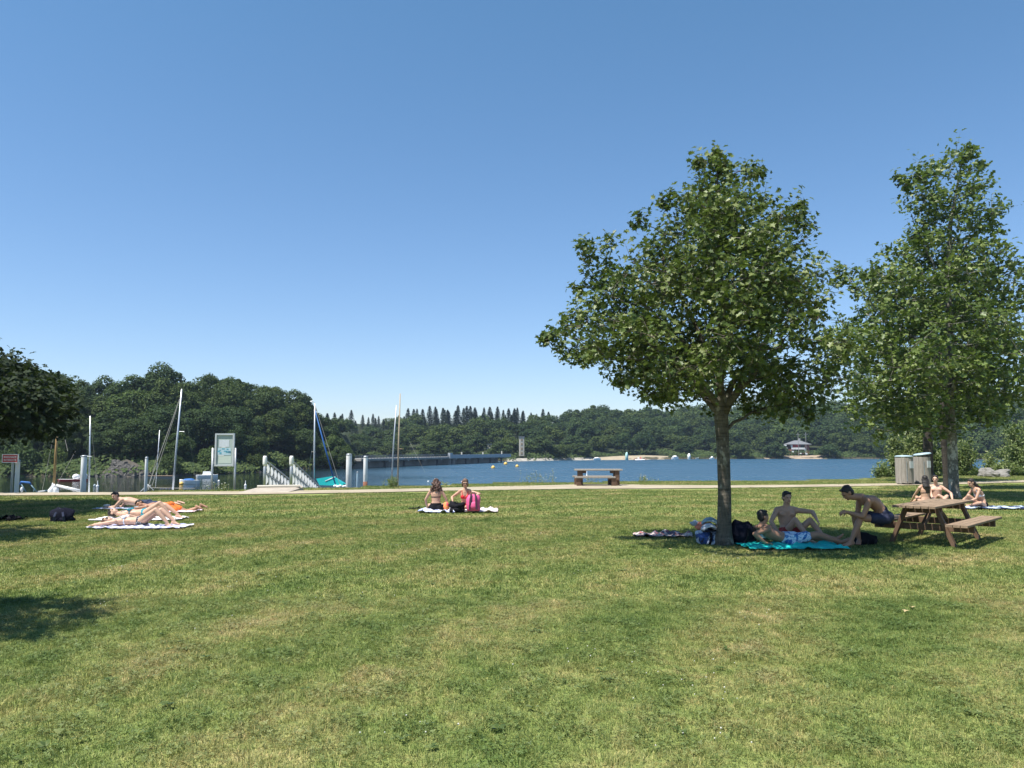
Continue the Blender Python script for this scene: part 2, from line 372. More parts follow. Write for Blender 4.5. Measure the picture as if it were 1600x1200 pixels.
def build_terrain():
    us = np.concatenate([np.linspace(-1.3, -0.7, 10)[:-1], np.linspace(-0.7, 0.7, 181), np.linspace(0.7, 1.3, 10)[1:]])
    ds = np.concatenate([np.linspace(2, 30, 29), np.arange(30.5, 64, 0.5), np.geomspace(65, 720, 110)])
    vs, fs = [], []
    for d in ds:
        for u in us: vs.append((u * d, d, ground(u * d, d)))
    nu = len(us)
    for i in range(len(ds) - 1):
        for k in range(nu - 1): a = i * nu + k; fs.append((a, a + 1, a + nu + 1, a + nu))
    o = len(vs)      # the ground goes on beside and behind the camera
    vs += [(-2.6, 2, 0), (2.6, 2, 0), (-2.6, -30, 0), (2.6, -30, 0), (-900, -30, 0), (900, -30, 0)]
    fs += [(o, o + 2, o + 3, o + 1)]
    left = [i * nu for i in range(len(ds))]; right = [i * nu + nu - 1 for i in range(len(ds))]
    m = M(); m.v = vs; m.f = fs
    for i in range(len(ds) - 1):
        a, b = left[i], left[i + 1]; pa, pb = vs[a], vs[b]
        k = len(m.v); m.v += [(-900, pa[1], pa[2]), (-900, pb[1], pb[2])]; m.f.append((k, a, b, k + 1))
        a, b = right[i], right[i + 1]; pa, pb = vs[a], vs[b]
        k = len(m.v); m.v += [(900, pa[1], pa[2]), (900, pb[1], pb[2])]; m.f.append((a, k, k + 1, b))
    k = len(m.v); m.v += [(-900, 2, 0), (900, 2, 0)]
    m.f += [(o + 4, o + 2, o, k), (o + 3, o + 5, k + 1, o + 1)]
    ob = m.build('ground', LAWN, None, True); tag(ob, kind='structure')
build_terrain()
m = M(); m.add([(-900, 30, WATER_Z), (900, 30, WATER_Z), (900, 720, WATER_Z), (-900, 720, WATER_Z)], [(0, 1, 2, 3)])
tag(m.build('water', WATER), kind='structure')
# path along the shore, with a widening under the far picnic table
PU = [-400, 0, 100, 400, 560, 700, 800, 860, 900, 960, 1010, 1130, 1250, 1400, 1500, 1600, 2000]
PN = [777, 775, 774.6, 773.4, 770.5, 767.2, 766, 765.4, 765, 764.6, 764.2, 763.2, 762, 759.6, 757, 754, 748]
PF = [772.5, 771, 770.3, 768.8, 766, 762.8, 760.5, 759, 757.6, 757.2, 758.4, 759.2, 758.2, 756, 753.6, 750.6, 745]
m = M(); us = np.linspace(-400, 2000, 241)
for i, u in enumerate(us):
    jn = 0.35 * noise.noise(Vector((u * .06, 1, 0))); jf = 0.3 * noise.noise(Vector((u * .06, 9, 0)))
    a = G(u, interp(u, PU, PN) + jn, 0.0); b = G(u, interp(u, PU, PF) + jf, 0.0)
    for t in (0, .33, .66, 1):
        p = lerp(a, b, t); m.v.append((p.x, p.y, ground(p.x, p.y) + (0.035 if t in (.33, .66) else 0.028)))
    if i:
        k = (i - 1) * 4
        for j in range(3): m.f.append((k + j, k + 4 + j, k + 5 + j, k + 1 + j))
tag(m.build('path', PATH, None, True), kind='structure')

# ------------------------------------------------------------------ grass, clover, daisies
def blade_patch(name, size, n, h, w, seed, lean=0.8):
    r = np.random.default_rng(seed)
    px = (r.random((n, 2)) - .5) * size; a = r.random(n) * 2 * math.pi
    hh = h * (0.5 + 0.8 * r.random(n)); ww = w * (0.7 + 0.6 * r.random(n)); ln = np.abs(r.normal(size=n)) * lean * 0.6
    # tufts: neighbours share height and the way they lie
    cl = (r.random((int(90 * size), 2)) - .5) * size; ch = .55 + .9 * r.random(len(cl)); ca = r.random(len(cl)) * 6.283
    d2 = ((px[:, None, :] - cl[None]) ** 2).sum(2); near = d2.argmin(1); hh *= ch[near]
    dx, dy = np.cos(a), np.sin(a); b = ca[near] + r.normal(size=n) * .9
    base = np.stack([px[:, 0], px[:, 1], np.full(n, -0.004)], 1)
    side = np.stack([dx, dy, 0 * dx], 1) * ww[:, None] / 2
    mid = base + np.stack([np.cos(b) * ln * hh * .35, np.sin(b) * ln * hh * .35, hh * .6], 1)
    tip = base + np.stack([np.cos(b) * ln * hh * 1.0, np.sin(b) * ln * hh * 1.0, hh * np.clip(1.1 - ln * .35, .35, 1.1)], 1)
    v = np.stack([base - side, base + side, mid + side * .8, mid - side * .8, tip], 1).reshape(-1, 3)
    o = (np.arange(n) * 5)[:, None]
    f = np.concatenate([o + [0, 1, 2], o + [0, 2, 3], o + [3, 2, 4]])
    me = arr_mesh(name, v, f, GRASS, np.repeat(r.random(n), 5))
    return me
def clover_patch(name, size, n, seed):
    r = np.random.default_rng(seed); t = []; 
    lv = [(0, 0, 0), (.5, .35, .12), (1, 0, .05), (.5, -.35, .12)]
    tv = []; tf = []
    for k in range(3):
        a = k * 2.094; c, s = math.cos(a), math.sin(a); o = len(tv)
        tv += [(x * c - y * s, x * s + y * c, z) for x, y, z in lv]; tf += [(o, o + 1, o + 2), (o, o + 2, o + 3)]
    cl = (r.random((14, 2)) - .5) * size * .9; idx = r.integers(0, 14, n)
    p = np.zeros((n, 3)); p[:, :2] = cl[idx] + r.normal(size=(n, 2)) * .09; p[:, 2] = 0.02 + r.random(n) * .02
    nr = r.normal(size=(n, 3)) * .35 + [0, 0, 1]
    v, f, ti = scatter(np.array(tv, float), np.array(tf), p, frames(nr, r), 0.008 + r.random(n) * .011, r.random(n) * .5)
    return v, f, ti
def join_patch(name, blade, clover):
    n = len(blade.vertices); bv = np.zeros(n * 3); blade.vertices.foreach_get('co', bv); bv = bv.reshape(-1, 3)
    bf = np.zeros(len(blade.polygons) * 3, dtype=np.int32); blade.loops.foreach_get('vertex_index', bf); bf = bf.reshape(-1, 3)
    ba = np.zeros(n); blade.attributes['tint'].data.foreach_get('value', ba)
    v, f, t = clover
    return arr_mesh(name, np.concatenate([bv, v]), np.concatenate([bf, f + n]), GRASS, np.concatenate([ba, t]))
P_NEAR = [join_patch('grass_near', blade_patch('b', 1.0, 11000, .034, .0036, s, 2.0), clover_patch('c', 1.0, 900, s)) for s in (1, 2)]
P_MID = [blade_patch('grass_mid', 1.0, 4200, .034, .0075, s, 1.7) for s in (3, 4)]
P_FAR = [blade_patch('grass_far', 2.0, 3600, .036, .015, s, 1.4) for s in (5,)]
EMPTY_ZONES = []           # (x, y, r) bare places
def in_path(x, y):
    u = 800 + x / y * F
    v = 702 + CAM_Z * F / y
    return interp(u, PU, PF) - 0.2 < v < interp(u, PU, PN) + 0.2
def grass_object():
    sets = []
    for lo, hi, step, patches in ((3.0, 10, 1.0, P_NEAR), (10, 21, 1.0, P_MID), (21, 60, 2.0, P_FAR)):
        pts = []
        y = math.floor(lo)
        ys = np.arange(lo, hi, step)
        for yy in ys:
            lim = (yy + step) * 0.72 + (5.0 if yy < 25 else 3.0)
            for xx in np.arange(-math.ceil(lim / step) * step, lim, step):
                c = crest(xx / max(yy, 1)) if yy > 5 else 99
                if yy > c + 0.7: continue
                if yy > 30 and in_path(xx, yy): continue
                pts.append((xx, yy, ground(xx, yy)))
        k = len(patches)
        for i in range(k): sets.append((pts[i::k] if k == 1 else [p for j, p in enumerate(pts) if (j * 7919 % 13) % k == i], patches[i]))
    host = bpy.data.meshes.new('grass'); o = bpy.data.objects.new('grass', host); COL.objects.link(o)
    host.from_pydata([p for s, _ in sets for p in s], [], [])
    at = host.attributes.new('kindof', 'INT', 'POINT')
    at.data.foreach_set('value', [i for i, (s, _) in enumerate(sets) for _ in s])
    r = random.Random(3)
    rt = host.attributes.new('rot', 'FLOAT', 'POINT'); rt.data.foreach_set('value', [r.randrange(4) * math.pi / 2 for s, _ in sets for _ in s])
    ng = bpy.data.node_groups.new('grass_nodes', 'GeometryNodeTree')
    ng.interface.new_socket('Geometry', in_out='INPUT', socket_type='NodeSocketGeometry'); ng.interface.new_socket('Geometry', in_out='OUTPUT', socket_type='NodeSocketGeometry')
    gi = ng.nodes.new('NodeGroupInput'); go = ng.nodes.new('NodeGroupOutput'); jn = ng.nodes.new('GeometryNodeJoinGeometry')
    ra = ng.nodes.new('GeometryNodeInputNamedAttribute'); ra.data_type = 'FLOAT'; ra.inputs['Name'].default_value = 'rot'
    cx = ng.nodes.new('ShaderNodeCombineXYZ'); ng.links.new(ra.outputs['Attribute'], cx.inputs['Z'])
    ka = ng.nodes.new('GeometryNodeInputNamedAttribute'); ka.data_type = 'INT'; ka.inputs['Name'].default_value = 'kindof'
    for i, (s, me) in enumerate(sets):
        po = bpy.data.objects.new('grass_patch', me)
        oi = ng.nodes.new('GeometryNodeObjectInfo'); oi.inputs['Object'].default_value = po
        cmp = ng.nodes.new('FunctionNodeCompare'); cmp.data_type = 'INT'; cmp.operation = 'EQUAL'
        ng.links.new(ka.outputs['Attribute'], cmp.inputs[2]); cmp.inputs[3].default_value = i
        ip = ng.nodes.new('GeometryNodeInstanceOnPoints')
        ng.links.new(gi.outputs[0], ip.inputs['Points']); ng.links.new(cmp.outputs[0], ip.inputs['Selection'])
        ng.links.new(oi.outputs['Geometry'], ip.inputs['Instance']); ng.links.new(cx.outputs[0], ip.inputs['Rotation'])
        ng.links.new(ip.outputs[0], jn.inputs[0])
    ng.links.new(jn.outputs[0], go.inputs[0])
    md = o.modifiers.new('scatter', 'NODES'); md.node_group = ng
    tag(o, 'short mown green grass of the lakeside lawn with dry patches', 'grass', kind='stuff')
grass_object()
# small white clover flowers in drifts on the lawn, one object nobody could count
r = np.random.default_rng(21); P = []
for _ in range(30):
    yy = 4.8 + 13 * r.random() ** 1.5; xx = (r.random() - .68) * 1.2 * yy
    for _ in range(r.integers(2, 9)): P.append((xx + r.normal() * .22, yy + r.normal() * .22, .045))
P = [p for p in P if p[1] > 4]
t = M().blob((0, 0, 0), .5, n=5, m=3); tf = np.array([q if len(q) == 3 else q[:3] for q in t.f] + [(q[0], q[2], q[3]) for q in t.f if len(q) == 4])
v, f, ti = scatter(np.array([tuple(x) for x in t.v]), tf, np.array(P), np.repeat(np.eye(3)[None], len(P), 0), .008 + .006 * r.random(len(P)), r.random(len(P)))
o = link_mesh('clover_flowers', arr_mesh('clover_flowers', v, f, mat('white_petals', (.55, .54, .46), .8, .1)))
tag(o, 'small white clover flowers dotted over the near lawn', 'flowers', kind='stuff')

def turf_weeds():
    rg = np.random.default_rng(77); P, NN, S = [], [], []
    lx, ly = None, None
    for _ in range(60):
        cy = 4.9 + 15 * rg.random() ** 1.3; cx = (rg.random() - .5) * 1.3 * cy
        for _ in range(rg.integers(2, 8)):
            x, y = cx + rg.normal() * .35, cy + rg.normal() * .35; s = .03 + .03 * rg.random()
            for k in range(rg.integers(5, 9)): P.append((x, y, .018)); a = rg.random() * 6.28; NN.append(a); S.append(s * (.7 + .5 * rg.random()))
    n = len(P); a = np.array(NN); t = .25 + .3 * rg.random(n); X = np.stack([np.cos(a) * np.cos(t), np.sin(a) * np.cos(t), np.sin(t)], 1); Y = np.stack([-np.sin(a), np.cos(a), 0 * a], 1); Zv = np.cross(X, Y)
    lv = np.array([(0, 0, 0), (.35, .16, .06), (.75, .26, .04), (1.2, 0, -.18), (.75, -.26, .04), (.35, -.16, .06)]); lf = np.array([(0, 1, 5), (1, 2, 4), (1, 4, 5), (2, 3, 4)])
    v, f, ti = scatter(lv, lf, np.array(P), np.stack([X, Y, Zv], 2), np.array(S), rg.random(n))
    tag(link_mesh('turf_weeds', arr_mesh('turf_weeds', v, f, LEAF_NEAR, ti)), 'flat broad-leaved weeds scattered through the near lawn', 'weeds', kind='stuff')
turf_weeds()

# ------------------------------------------------------------------ foliage shapes
LEAF_V = np.array([(0, 0, 0), (.20, .10, .03), (.22, .36, .10), (.44, .20, .05), (.62, .44, .10), (.70, .16, .02), (1.0, 0, -.10),
                   (.70, -.16, .02), (.62, -.44, .10), (.44, -.20, .05), (.22, -.36, .10), (.20, -.10, .03), (.45, 0, -.03)], float)
LEAF_F = np.array([(12, i, (i + 1) % 12) for i in range(12)])
LEAF2_V = np.array([(0, 0, 0), (.35, .34, .08), (.5, .14, 0), (.7, .34, .06), (1, 0, -.1), (.7, -.34, .06), (.5, -.14, 0), (.35, -.34, .08)], float)
LEAF2_F = np.array([(0, 1, 2), (0, 2, 6), (0, 6, 7), (2, 3, 4), (2, 4, 6), (6, 4, 5)])
QUAD_V = np.array([(-.5, -.35, -.1), (.5, -.3, .08), (.45, .35, -.1), (-.4, .4, .1)], float)
QUAD_F = np.array([(0, 1, 2), (0, 2, 3)])
HEX_V = np.array([(-.5, 0, -.12), (-.2, -.4, .05), (.3, -.35, -.05), (.5, .05, .08), (.2, .42, -.1), (-.3, .35, .06)], float)
HEX_F = np.array([(0, 1, 2), (0, 2, 3), (0, 3, 4), (0, 4, 5)])

def wiggly(a, b, sag, rr, n=5, amp=.08):
    a, b = Vector(a), Vector(b); ln = (b - a).length; pts = []
    for i in range(n + 1):
        t = i / n; p = lerp(a, b, t) + Vector((0, 0, sag * math.sin(math.pi * t)))
        if 0 < i < n: p += Vector((rr.uniform(-1, 1), rr.uniform(-1, 1), rr.uniform(-1, 1))) * amp * ln * .5
        pts.append(p)
    return pts
def near_tree(label, base, D, prof, trunk_pts, trunk_r, limbs, n_clump, leaves_per, leaf_len, lmat, bmat, seed, depth=.85, clump_r=.42,
              lv=LEAF_V, lf=LEAF_F, tufts=(), group=None, mind=.42, name='oak_tree', hollow=.25, wind=(0, 0, 0), bare=None, gapf=.95):
    """prof: rows (v, uleft, uright) of the crown's outline seen at distance D; trunk_pts: (u, v) going up"""
    rr = random.Random(seed); rg = np.random.default_rng(seed)
    root = thing(name, label, 'tree', base, 0, group)
    rows = sorted((W(800, v, D).z, W(ul, v, D).x, W(ur, v, D).x) for v, ul, ur in prof)
    zs = [a[0] for a in rows]; ls = [a[1] for a in rows]; rs = [a[2] for a in rows]
    tp = [W(u, v, D) for u, v in trunk_pts]; tp[0] = Vector(base) - Vector((0, 0, .1))
    for i in range(1, len(tp)): tp[i].y += rr.uniform(-.05, .05)
    bark = M()
    # trunk, finely divided so that it bulges and flares at the root
    pts, rad = [], []
    for i in range(len(tp) - 1):
        for j in range(6):
            t = j / 6; p = lerp(tp[i], tp[i + 1], t); pts.append(p)
            q = lerp(trunk_r[i], trunk_r[i + 1], t); h = p.z - base[2]
            rad.append(q * (1 + .55 * math.exp(-max(h, 0) / .12) + .05 * noise.noise(Vector((h * 2.2, seed, 0)))))
    pts.append(tp[-1]); rad.append(trunk_r[-1]); bark.tube(pts, rad, 14)
    cand = [(p, rd) for p, rd in zip(pts, rad) if p.z - base[2] > (tp[-1].z - base[2]) * .3]
    for (fu, fv), (tu, tv, dd), r0 in limbs:
        a = W(fu, fv, D); b = W(tu, tv, D); b.y += dd
        lp = wiggly(a, b, .12, rr, 7, .06); lr = [lerp(r0, r0 * .22, i / 7) for i in range(8)]
        bark.tube(lp, lr, 8); cand += [(lerp(lp[i], lp[i + 1], t), lr[i]) for i in range(2, 7) for t in (0, .5)]
    # clumps of leaves through the crown's volume
    C = []; tries = 0
    while len(C) < n_clump and tries < n_clump * 60:
        tries += 1
        z = rr.uniform(zs[0], zs[-1]); l, r_ = interp(z, zs, ls), interp(z, zs, rs); a = (r_ - l) / 2; cx = (l + r_) / 2
        if rr.random() > (a / 3.5) ** 1.0 + .15: continue
        ph = rr.uniform(0, 2 * math.pi); q = max(rr.random() ** .5, hollow); a2 = max(a - clump_r * .45, .1) * (.93 + .36 * noise.noise(Vector((math.cos(ph) * 1.3, math.sin(ph) * 1.3, z * .8 + seed))))
        p = Vector((cx + a2 * q * math.cos(ph), base[1] + a2 * depth * q * math.sin(ph), z))
        if any((p - c[0]).length < mind for c in C): continue
        if noise.noise(p * gapf + Vector((seed, 0, 0))) < -.11: continue
        if bare and p.z < bare[0] and abs(p.x - base[0]) < bare[1] and p.y < base[1] + (1.2 if bare[1] < 9 else 99): continue
        C.append((p, clump_r * rr.uniform(.75, 1.25)))
    for u, v, dd, rd in tufts:
        p = W(u, v, D); p.y += dd; C.append((p, rd))
    LP, LN, LS = [], [], []
    wv = np.array(wind)
    for p, rd in sorted(C, key=lambda c: (c[0] - tp[-1]).length):
        best = min(cand, key=lambda c: (c[0] - p).length + (.6 if c[0].z > p.z + .1 else 0) + .25 * (c[0].z > p.z))
        bp = wiggly(best[0], p, rr.uniform(-.05, .1), rr, 4, .1); br = min(best[1] * .5, .028)
        bark.tube(bp, [lerp(br, .006, i / 4) for i in range(5)], 5, False)
        cand += [(bp[i], .02) for i in (2, 3, 4)]
        nt = 6
        for _ in range(nt):
            d = Vector((rr.gauss(0, 1), rr.gauss(0, 1), rr.gauss(.25, .7))).normalized(); e = p + d * rd * rr.uniform(.7, 1.15)
            bark.tube([p, e], [.006, .003], 3, False)
            m_ = max(2, int(leaves_per / nt)); ts = rg.random(m_) ** .6
            c0, c1 = np.array(p), np.array(e)
            q = c0 + (c1 - c0) * ts[:, None] + rg.normal(size=(m_, 3)) * rd * .22
            out = q - c0; out /= np.linalg.norm(out, axis=1, keepdims=True) + 1e-6
            LP.append(q); LN.append(out * .55 + rg.normal(size=(m_, 3)) * .55 + [0, 0, .75]); LS.append(leaf_len * (.65 + .6 * rg.random(m_)))
    LP, LN, LS = np.concatenate(LP), np.concatenate(LN), np.concatenate(LS)
    R = frames(LN, rg)
    if wind != (0, 0, 0):     # blades stream with the wind
        x = R[:, :, 0] + wv; x /= np.linalg.norm(x, axis=1, keepdims=True); z = R[:, :, 2]; y = np.cross(z, x); y /= np.linalg.norm(y, axis=1, keepdims=True) + 1e-6; z = np.cross(x, y)
        R = np.stack([x, y, z], 2)
    b3 = np.array(base)
    v, f, ti = scatter(lv, lf, LP - b3, R, LS, rg.random(len(LP)))
    bark.build('trunk', bmat, root, True)
    cr = link_mesh('crown', arr_mesh('crown', v, f, lmat, ti), root); cr['kind'] = 'stuff'
    return root

B1 = G(1131, 852)
PROF1 = [(252, 1092, 1122), (268, 1085, 1185), (300, 1066, 1190), (325, 1030, 1215), (350, 1005, 1250), (380, 965, 1262), (410, 950, 1255), (440, 960, 1283), (470, 945, 1298),
         (500, 918, 1292), (525, 885, 1302), (550, 872, 1310), (575, 915, 1318), (600, 962, 1312), (625, 1012, 1292), (645, 1092, 1250)]
TUFT1 = [(1118, 243, 0, .10), (1122, 262, 0, .2), (1090, 258, 0, .15), (1175, 262, .2, .3), (1186, 270, .1, .18), (1240, 340, .1, .3), (1256, 362, 0, .25), (1250, 325, 0, .15), (905, 392, -.2, .3), (925, 400, .1, .3), (945, 385, 0, .3),
         (905, 450, .1, .2), (925, 440, 0, .3), (948, 432, 0, .3), (862, 528, 0, .25), (850, 532, .1, .12), (885, 520, 0, .35), (905, 500, 0, .35), (880, 548, .2, .3), (905, 565, 0, .3), (925, 555, 0, .35),
         (1000, 345, 0, .2), (1045, 315, 0, .2), (975, 600, 0, .25), (1010, 612, .1, .25), (1040, 618, 0, .2), (1240, 640, -.3, .3), (1290, 625, .2, .35), (1210, 620, .5, .35), (1180, 640, .3, .25), (1265, 650, 0, .2), (1315, 560, 0, .2)]
near_tree('leafy young oak whose trunk rises beside the men on the turquoise towel', B1, B1.y, PROF1, [(1131, 852), (1132, 770), (1130, 700), (1128, 655), (1124, 600), (1128, 500), (1122, 380), (1120, 262)],
          [.138, .120, .115, .128, .085, .06, .04, .012],
          [((1128, 640), (985, 520, -.4), .075), ((1126, 650), (1050, 560, .9), .06), ((1132, 645), (1205, 540, -.7), .085), ((1134, 625), (1255, 470, .4), .06), ((1135, 672), (1235, 630, .1), .035),
           ((1126, 600), (1040, 400, .5), .05), ((1126, 560), (1190, 380, -.3), .05), ((1124, 590), (960, 440, 0), .035), ((1125, 620), (1090, 450, -1.5), .06), ((1128, 630), (1140, 470, 1.7), .06), ((985, 520), (905, 398, 0), .02)],
          330, 80, .115, LEAF_NEAR, BARK1, 11, 1.22, .40, tufts=TUFT1, mind=.38, bare=(W(1131, 585, B1.y).z, .75))
B2 = G(1491, 779)
PROF2 = [(232, 1500, 1525), (255, 1440, 1530), (280, 1408, 1535), (310, 1402, 1548), (345, 1410, 1562), (380, 1392, 1565), (410, 1372, 1580), (425, 1345, 1598), (460, 1322, 1612), (500, 1310, 1622),
         (540, 1300, 1630), (580, 1300, 1625), (615, 1308, 1610), (640, 1325, 1590), (662, 1350, 1550), (676, 1390, 1500)]
TUFT2 = [(1515, 235, 0, .25), (1498, 250, 0, .3), (1528, 262, 0, .3), (1405, 282, 0, .35), (1418, 292, 0, .4), (1445, 268, .3, .4), (1555, 335, 0, .35), (1548, 350, 0, .4), (1308, 425, 0, .3), (1325, 430, 0, .4), (1345, 438, 0, .4), (1315, 445, 0, .3), (1335, 455, 0, .4), (1310, 540, 0, .4), (1600, 430, 0, .5), (1385, 395, 0, .4), (1320, 640, 0, .45), (1345, 665, 0, .45), (1375, 680, 0, .4), (1395, 674, -.5, .4), (1300, 520, 0, .4), (1296, 585, 0, .4), (1590, 590, 0, .5), (1560, 640, 0, .5)]
near_tree('tall leafy maple with blotched pale trunk standing behind the near picnic table', B2, B2.y, PROF2, [(1491, 779), (1489, 700), (1484, 620), (1486, 540), (1480, 450), (1485, 350), (1505, 240)],
          [.175, .165, .155, .13, .10, .07, .02],
          [((1487, 640), (1400, 560, -1), .09), ((1486, 600), (1570, 500, .5), .09), ((1484, 560), (1380, 480, 1.4), .08), ((1484, 520), (1560, 420, -.8), .06), ((1482, 470), (1430, 330, .3), .06), ((1482, 430), (1540, 350, .2), .05),
           ((1486, 620), (1480, 520, -2.4), .08), ((1486, 600), (1500, 520, 2.4), .08), ((1400, 520), (1325, 435, 0), .03)],
          340, 56, .19, LEAF_NEAR2, BARK2, 23, 1.0, .62, LEAF2_V, LEAF2_F, TUFT2, mind=.55, name='maple_tree', wind=(.9, .1, .35))
B3 = G(1451, 753)
near_tree('dark trunked tree behind the two wooden bins by the path', B3, B3.y, [(385, 1410, 1450), (420, 1370, 1480), (470, 1335, 1500), (520, 1320, 1510), (580, 1315, 1520), (630, 1335, 1515), (670, 1380, 1490)],
          [(1451, 753), (1449, 690), (1447, 620), (1445, 520), (1440, 410)], [.25, .24, .2, .14, .04], [((1447, 640), (1380, 550, 0), .1), ((1447, 620), (1500, 540, 0), .1), ((1446, 580), (1400, 470, 0), .08)],
          110, 40, .30, LEAF_NEAR2, BARK3, 31, .8, .95, LEAF2_V, LEAF2_F, mind=.8, name='maple_tree', wind=(.9, .1, .35))
B4 = G(1480, 765)
near_tree('leaning dark tree just left of the pale blotched trunk', B4, B4.y, [(400, 1490, 1530), (440, 1470, 1570), (500, 1450, 1600), (560, 1440, 1620), (620, 1450, 1600), (655, 1480, 1560)],
          [(1480, 765), (1477, 710), (1470, 660), (1478, 580), (1500, 430)], [.14, .135, .13, .1, .03], [((1470, 650), (1540, 560, 0), .08), ((1474, 610), (1470, 520, 0), .07)],
          80, 40, .26, LEAF_NEAR2, BARK3, 37, .8, .85, LEAF2_V, LEAF2_F, mind=.7, name='maple_tree', wind=(.9, .1, .35))
# the two trees at the left edge, mostly or wholly outside the frame, whose shade falls into it
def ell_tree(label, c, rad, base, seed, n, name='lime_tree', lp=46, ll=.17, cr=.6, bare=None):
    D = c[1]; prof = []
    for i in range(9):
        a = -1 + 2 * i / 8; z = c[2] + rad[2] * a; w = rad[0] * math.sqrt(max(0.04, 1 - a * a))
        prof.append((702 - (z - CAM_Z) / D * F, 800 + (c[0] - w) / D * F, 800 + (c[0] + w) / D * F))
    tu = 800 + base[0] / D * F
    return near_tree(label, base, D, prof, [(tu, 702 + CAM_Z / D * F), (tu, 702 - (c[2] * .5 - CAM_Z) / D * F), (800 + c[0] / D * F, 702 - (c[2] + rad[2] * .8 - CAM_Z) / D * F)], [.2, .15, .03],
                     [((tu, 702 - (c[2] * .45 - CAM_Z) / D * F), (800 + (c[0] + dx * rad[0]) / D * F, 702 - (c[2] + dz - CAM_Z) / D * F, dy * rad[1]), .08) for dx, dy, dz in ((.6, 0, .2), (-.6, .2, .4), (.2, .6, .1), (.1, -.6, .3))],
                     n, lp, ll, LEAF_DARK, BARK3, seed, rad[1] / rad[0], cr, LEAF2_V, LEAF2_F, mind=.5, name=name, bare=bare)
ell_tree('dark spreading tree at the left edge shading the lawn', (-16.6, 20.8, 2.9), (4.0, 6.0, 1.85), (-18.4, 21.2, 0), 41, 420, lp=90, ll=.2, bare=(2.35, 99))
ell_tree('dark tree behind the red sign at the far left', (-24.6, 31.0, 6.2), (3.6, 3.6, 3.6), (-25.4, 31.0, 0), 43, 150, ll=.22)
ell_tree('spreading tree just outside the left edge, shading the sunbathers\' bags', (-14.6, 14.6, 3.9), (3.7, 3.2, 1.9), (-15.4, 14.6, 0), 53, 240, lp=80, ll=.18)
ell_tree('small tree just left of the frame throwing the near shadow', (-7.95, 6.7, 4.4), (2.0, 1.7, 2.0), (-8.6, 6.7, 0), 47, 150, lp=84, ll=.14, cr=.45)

# ------------------------------------------------------------------ woods on the far shores
def crown_var(seed, n, size, rx, rz, cz, lumps=34, lump_r=.30):
    rg = np.random.default_rng(seed); r = random.Random(seed)
    cs = []
    for i in range(lumps):
        zt = 1 - 1.75 * (i + .5) / lumps; ph = i * 2.4 + r.uniform(-.4, .4); q = math.sqrt(1 - zt * zt) if abs(zt) < 1 else 0
        k = r.uniform(.55, .92)
        cs.append((np.array([rx * q * k * math.cos(ph), rx * q * k * math.sin(ph), cz + rz * zt * k]), rx * lump_r * r.uniform(.55, 1.45)))
    cs.append((np.array([0, 0, cz]), rx * .6))
    idx = rg.integers(0, len(cs), n); C = np.array([cs[i][0] for i in idx]); Rr = np.array([cs[i][1] for i in idx])
    d = rg.normal(size=(n, 3)); d /= np.linalg.norm(d, axis=1, keepdims=True); d[:, 2] = np.where(d[:, 2] < -.3, -d[:, 2], d[:, 2])
    pos = C + d * (Rr * (.75 + .42 * rg.random(n) ** 1.5))[:, None]
    nr = d + rg.normal(size=(n, 3)) * .45 + [0, 0, .25]
    v, f, ti = scatter(HEX_V, HEX_F, pos, frames(nr, rg), size * (.6 + .8 * rg.random(n)), rg.random(n))
    return v, f, ti
def wood_tree_mesh(seed, n, size, H=10.0, w=4.2, low=.18):
    v, f, ti = crown_var(seed, n, size, w, H * (1 - low) / 2, H * (1 + low) / 2)
    return arr_mesh('crown', v, f, LEAF_WOOD, ti)
def trunk_mesh(seed, H=10.0):
    m = M(); r = random.Random(seed); top = Vector((r.uniform(-.3, .3), r.uniform(-.3, .3), H * .75))
    m.tube([(0, 0, -.8), (.05, 0, H * .3), top], [.28, .2, .05], 6)
    for _ in range(3):
        a = r.uniform(0, 6.3); m.tube([lerp(Vector((.05, 0, H * .3)), top, .3), Vector((2 * math.cos(a), 2 * math.sin(a), H * .6))], [.1, .03], 4)
    me = bpy.data.meshes.new('trunk'); me.from_pydata(m.v, [], m.f); me.materials.append(BARK3); return me
NEARW = [wood_tree_mesh(s, 15000, .27, w=w, low=lo) for s, w, lo in ((1, 4.4, .0), (2, 4.0, .1), (3, 5.0, .0), (4, 3.8, .05), (5, 4.8, -.05))]
FARW = [wood_tree_mesh(s, 5200, .44, w=w, low=lo) for s, w, lo in ((11, 5.2, .0), (12, 4.6, .0), (13, 5.8, .0), (14, 5.0, -.05), (15, 4.8, 0))]
BUSH = [wood_tree_mesh(s, 2200, .5, w=5.5, low=-.1) for s in (21, 22)]
TRK = [trunk_mesh(s) for s in (1, 2, 3)]
def conifer_mesh(seed, n=1400, H=14.0):
    rg = np.random.default_rng(seed); t = rg.random(n) ** .75; z = H * (.04 + .96 * t)
    lay = np.round(z * 1.6) / 1.6; rad = (1 - (lay / H)) ** .8 * 3.0 + .15; ph = rg.random(n) * 6.283; q = rg.random(n) ** .5
    pos = np.stack([rad * q * np.cos(ph), rad * q * np.sin(ph), lay - q * rad * .35 + rg.normal(size=n) * .1], 1)
    nr = np.stack([np.cos(ph) * .5, np.sin(ph) * .5, np.ones(n)], 1) + rg.normal(size=(n, 3)) * .3
    v, f, ti = scatter(HEX_V, HEX_F, pos, frames(nr, rg), .55 * (.6 + .7 * rg.random(n)), rg.random(n))
    return arr_mesh('crown', v, f, LEAF_CON, ti)
CON = [conifer_mesh(s) for s in (1, 2, 3)]
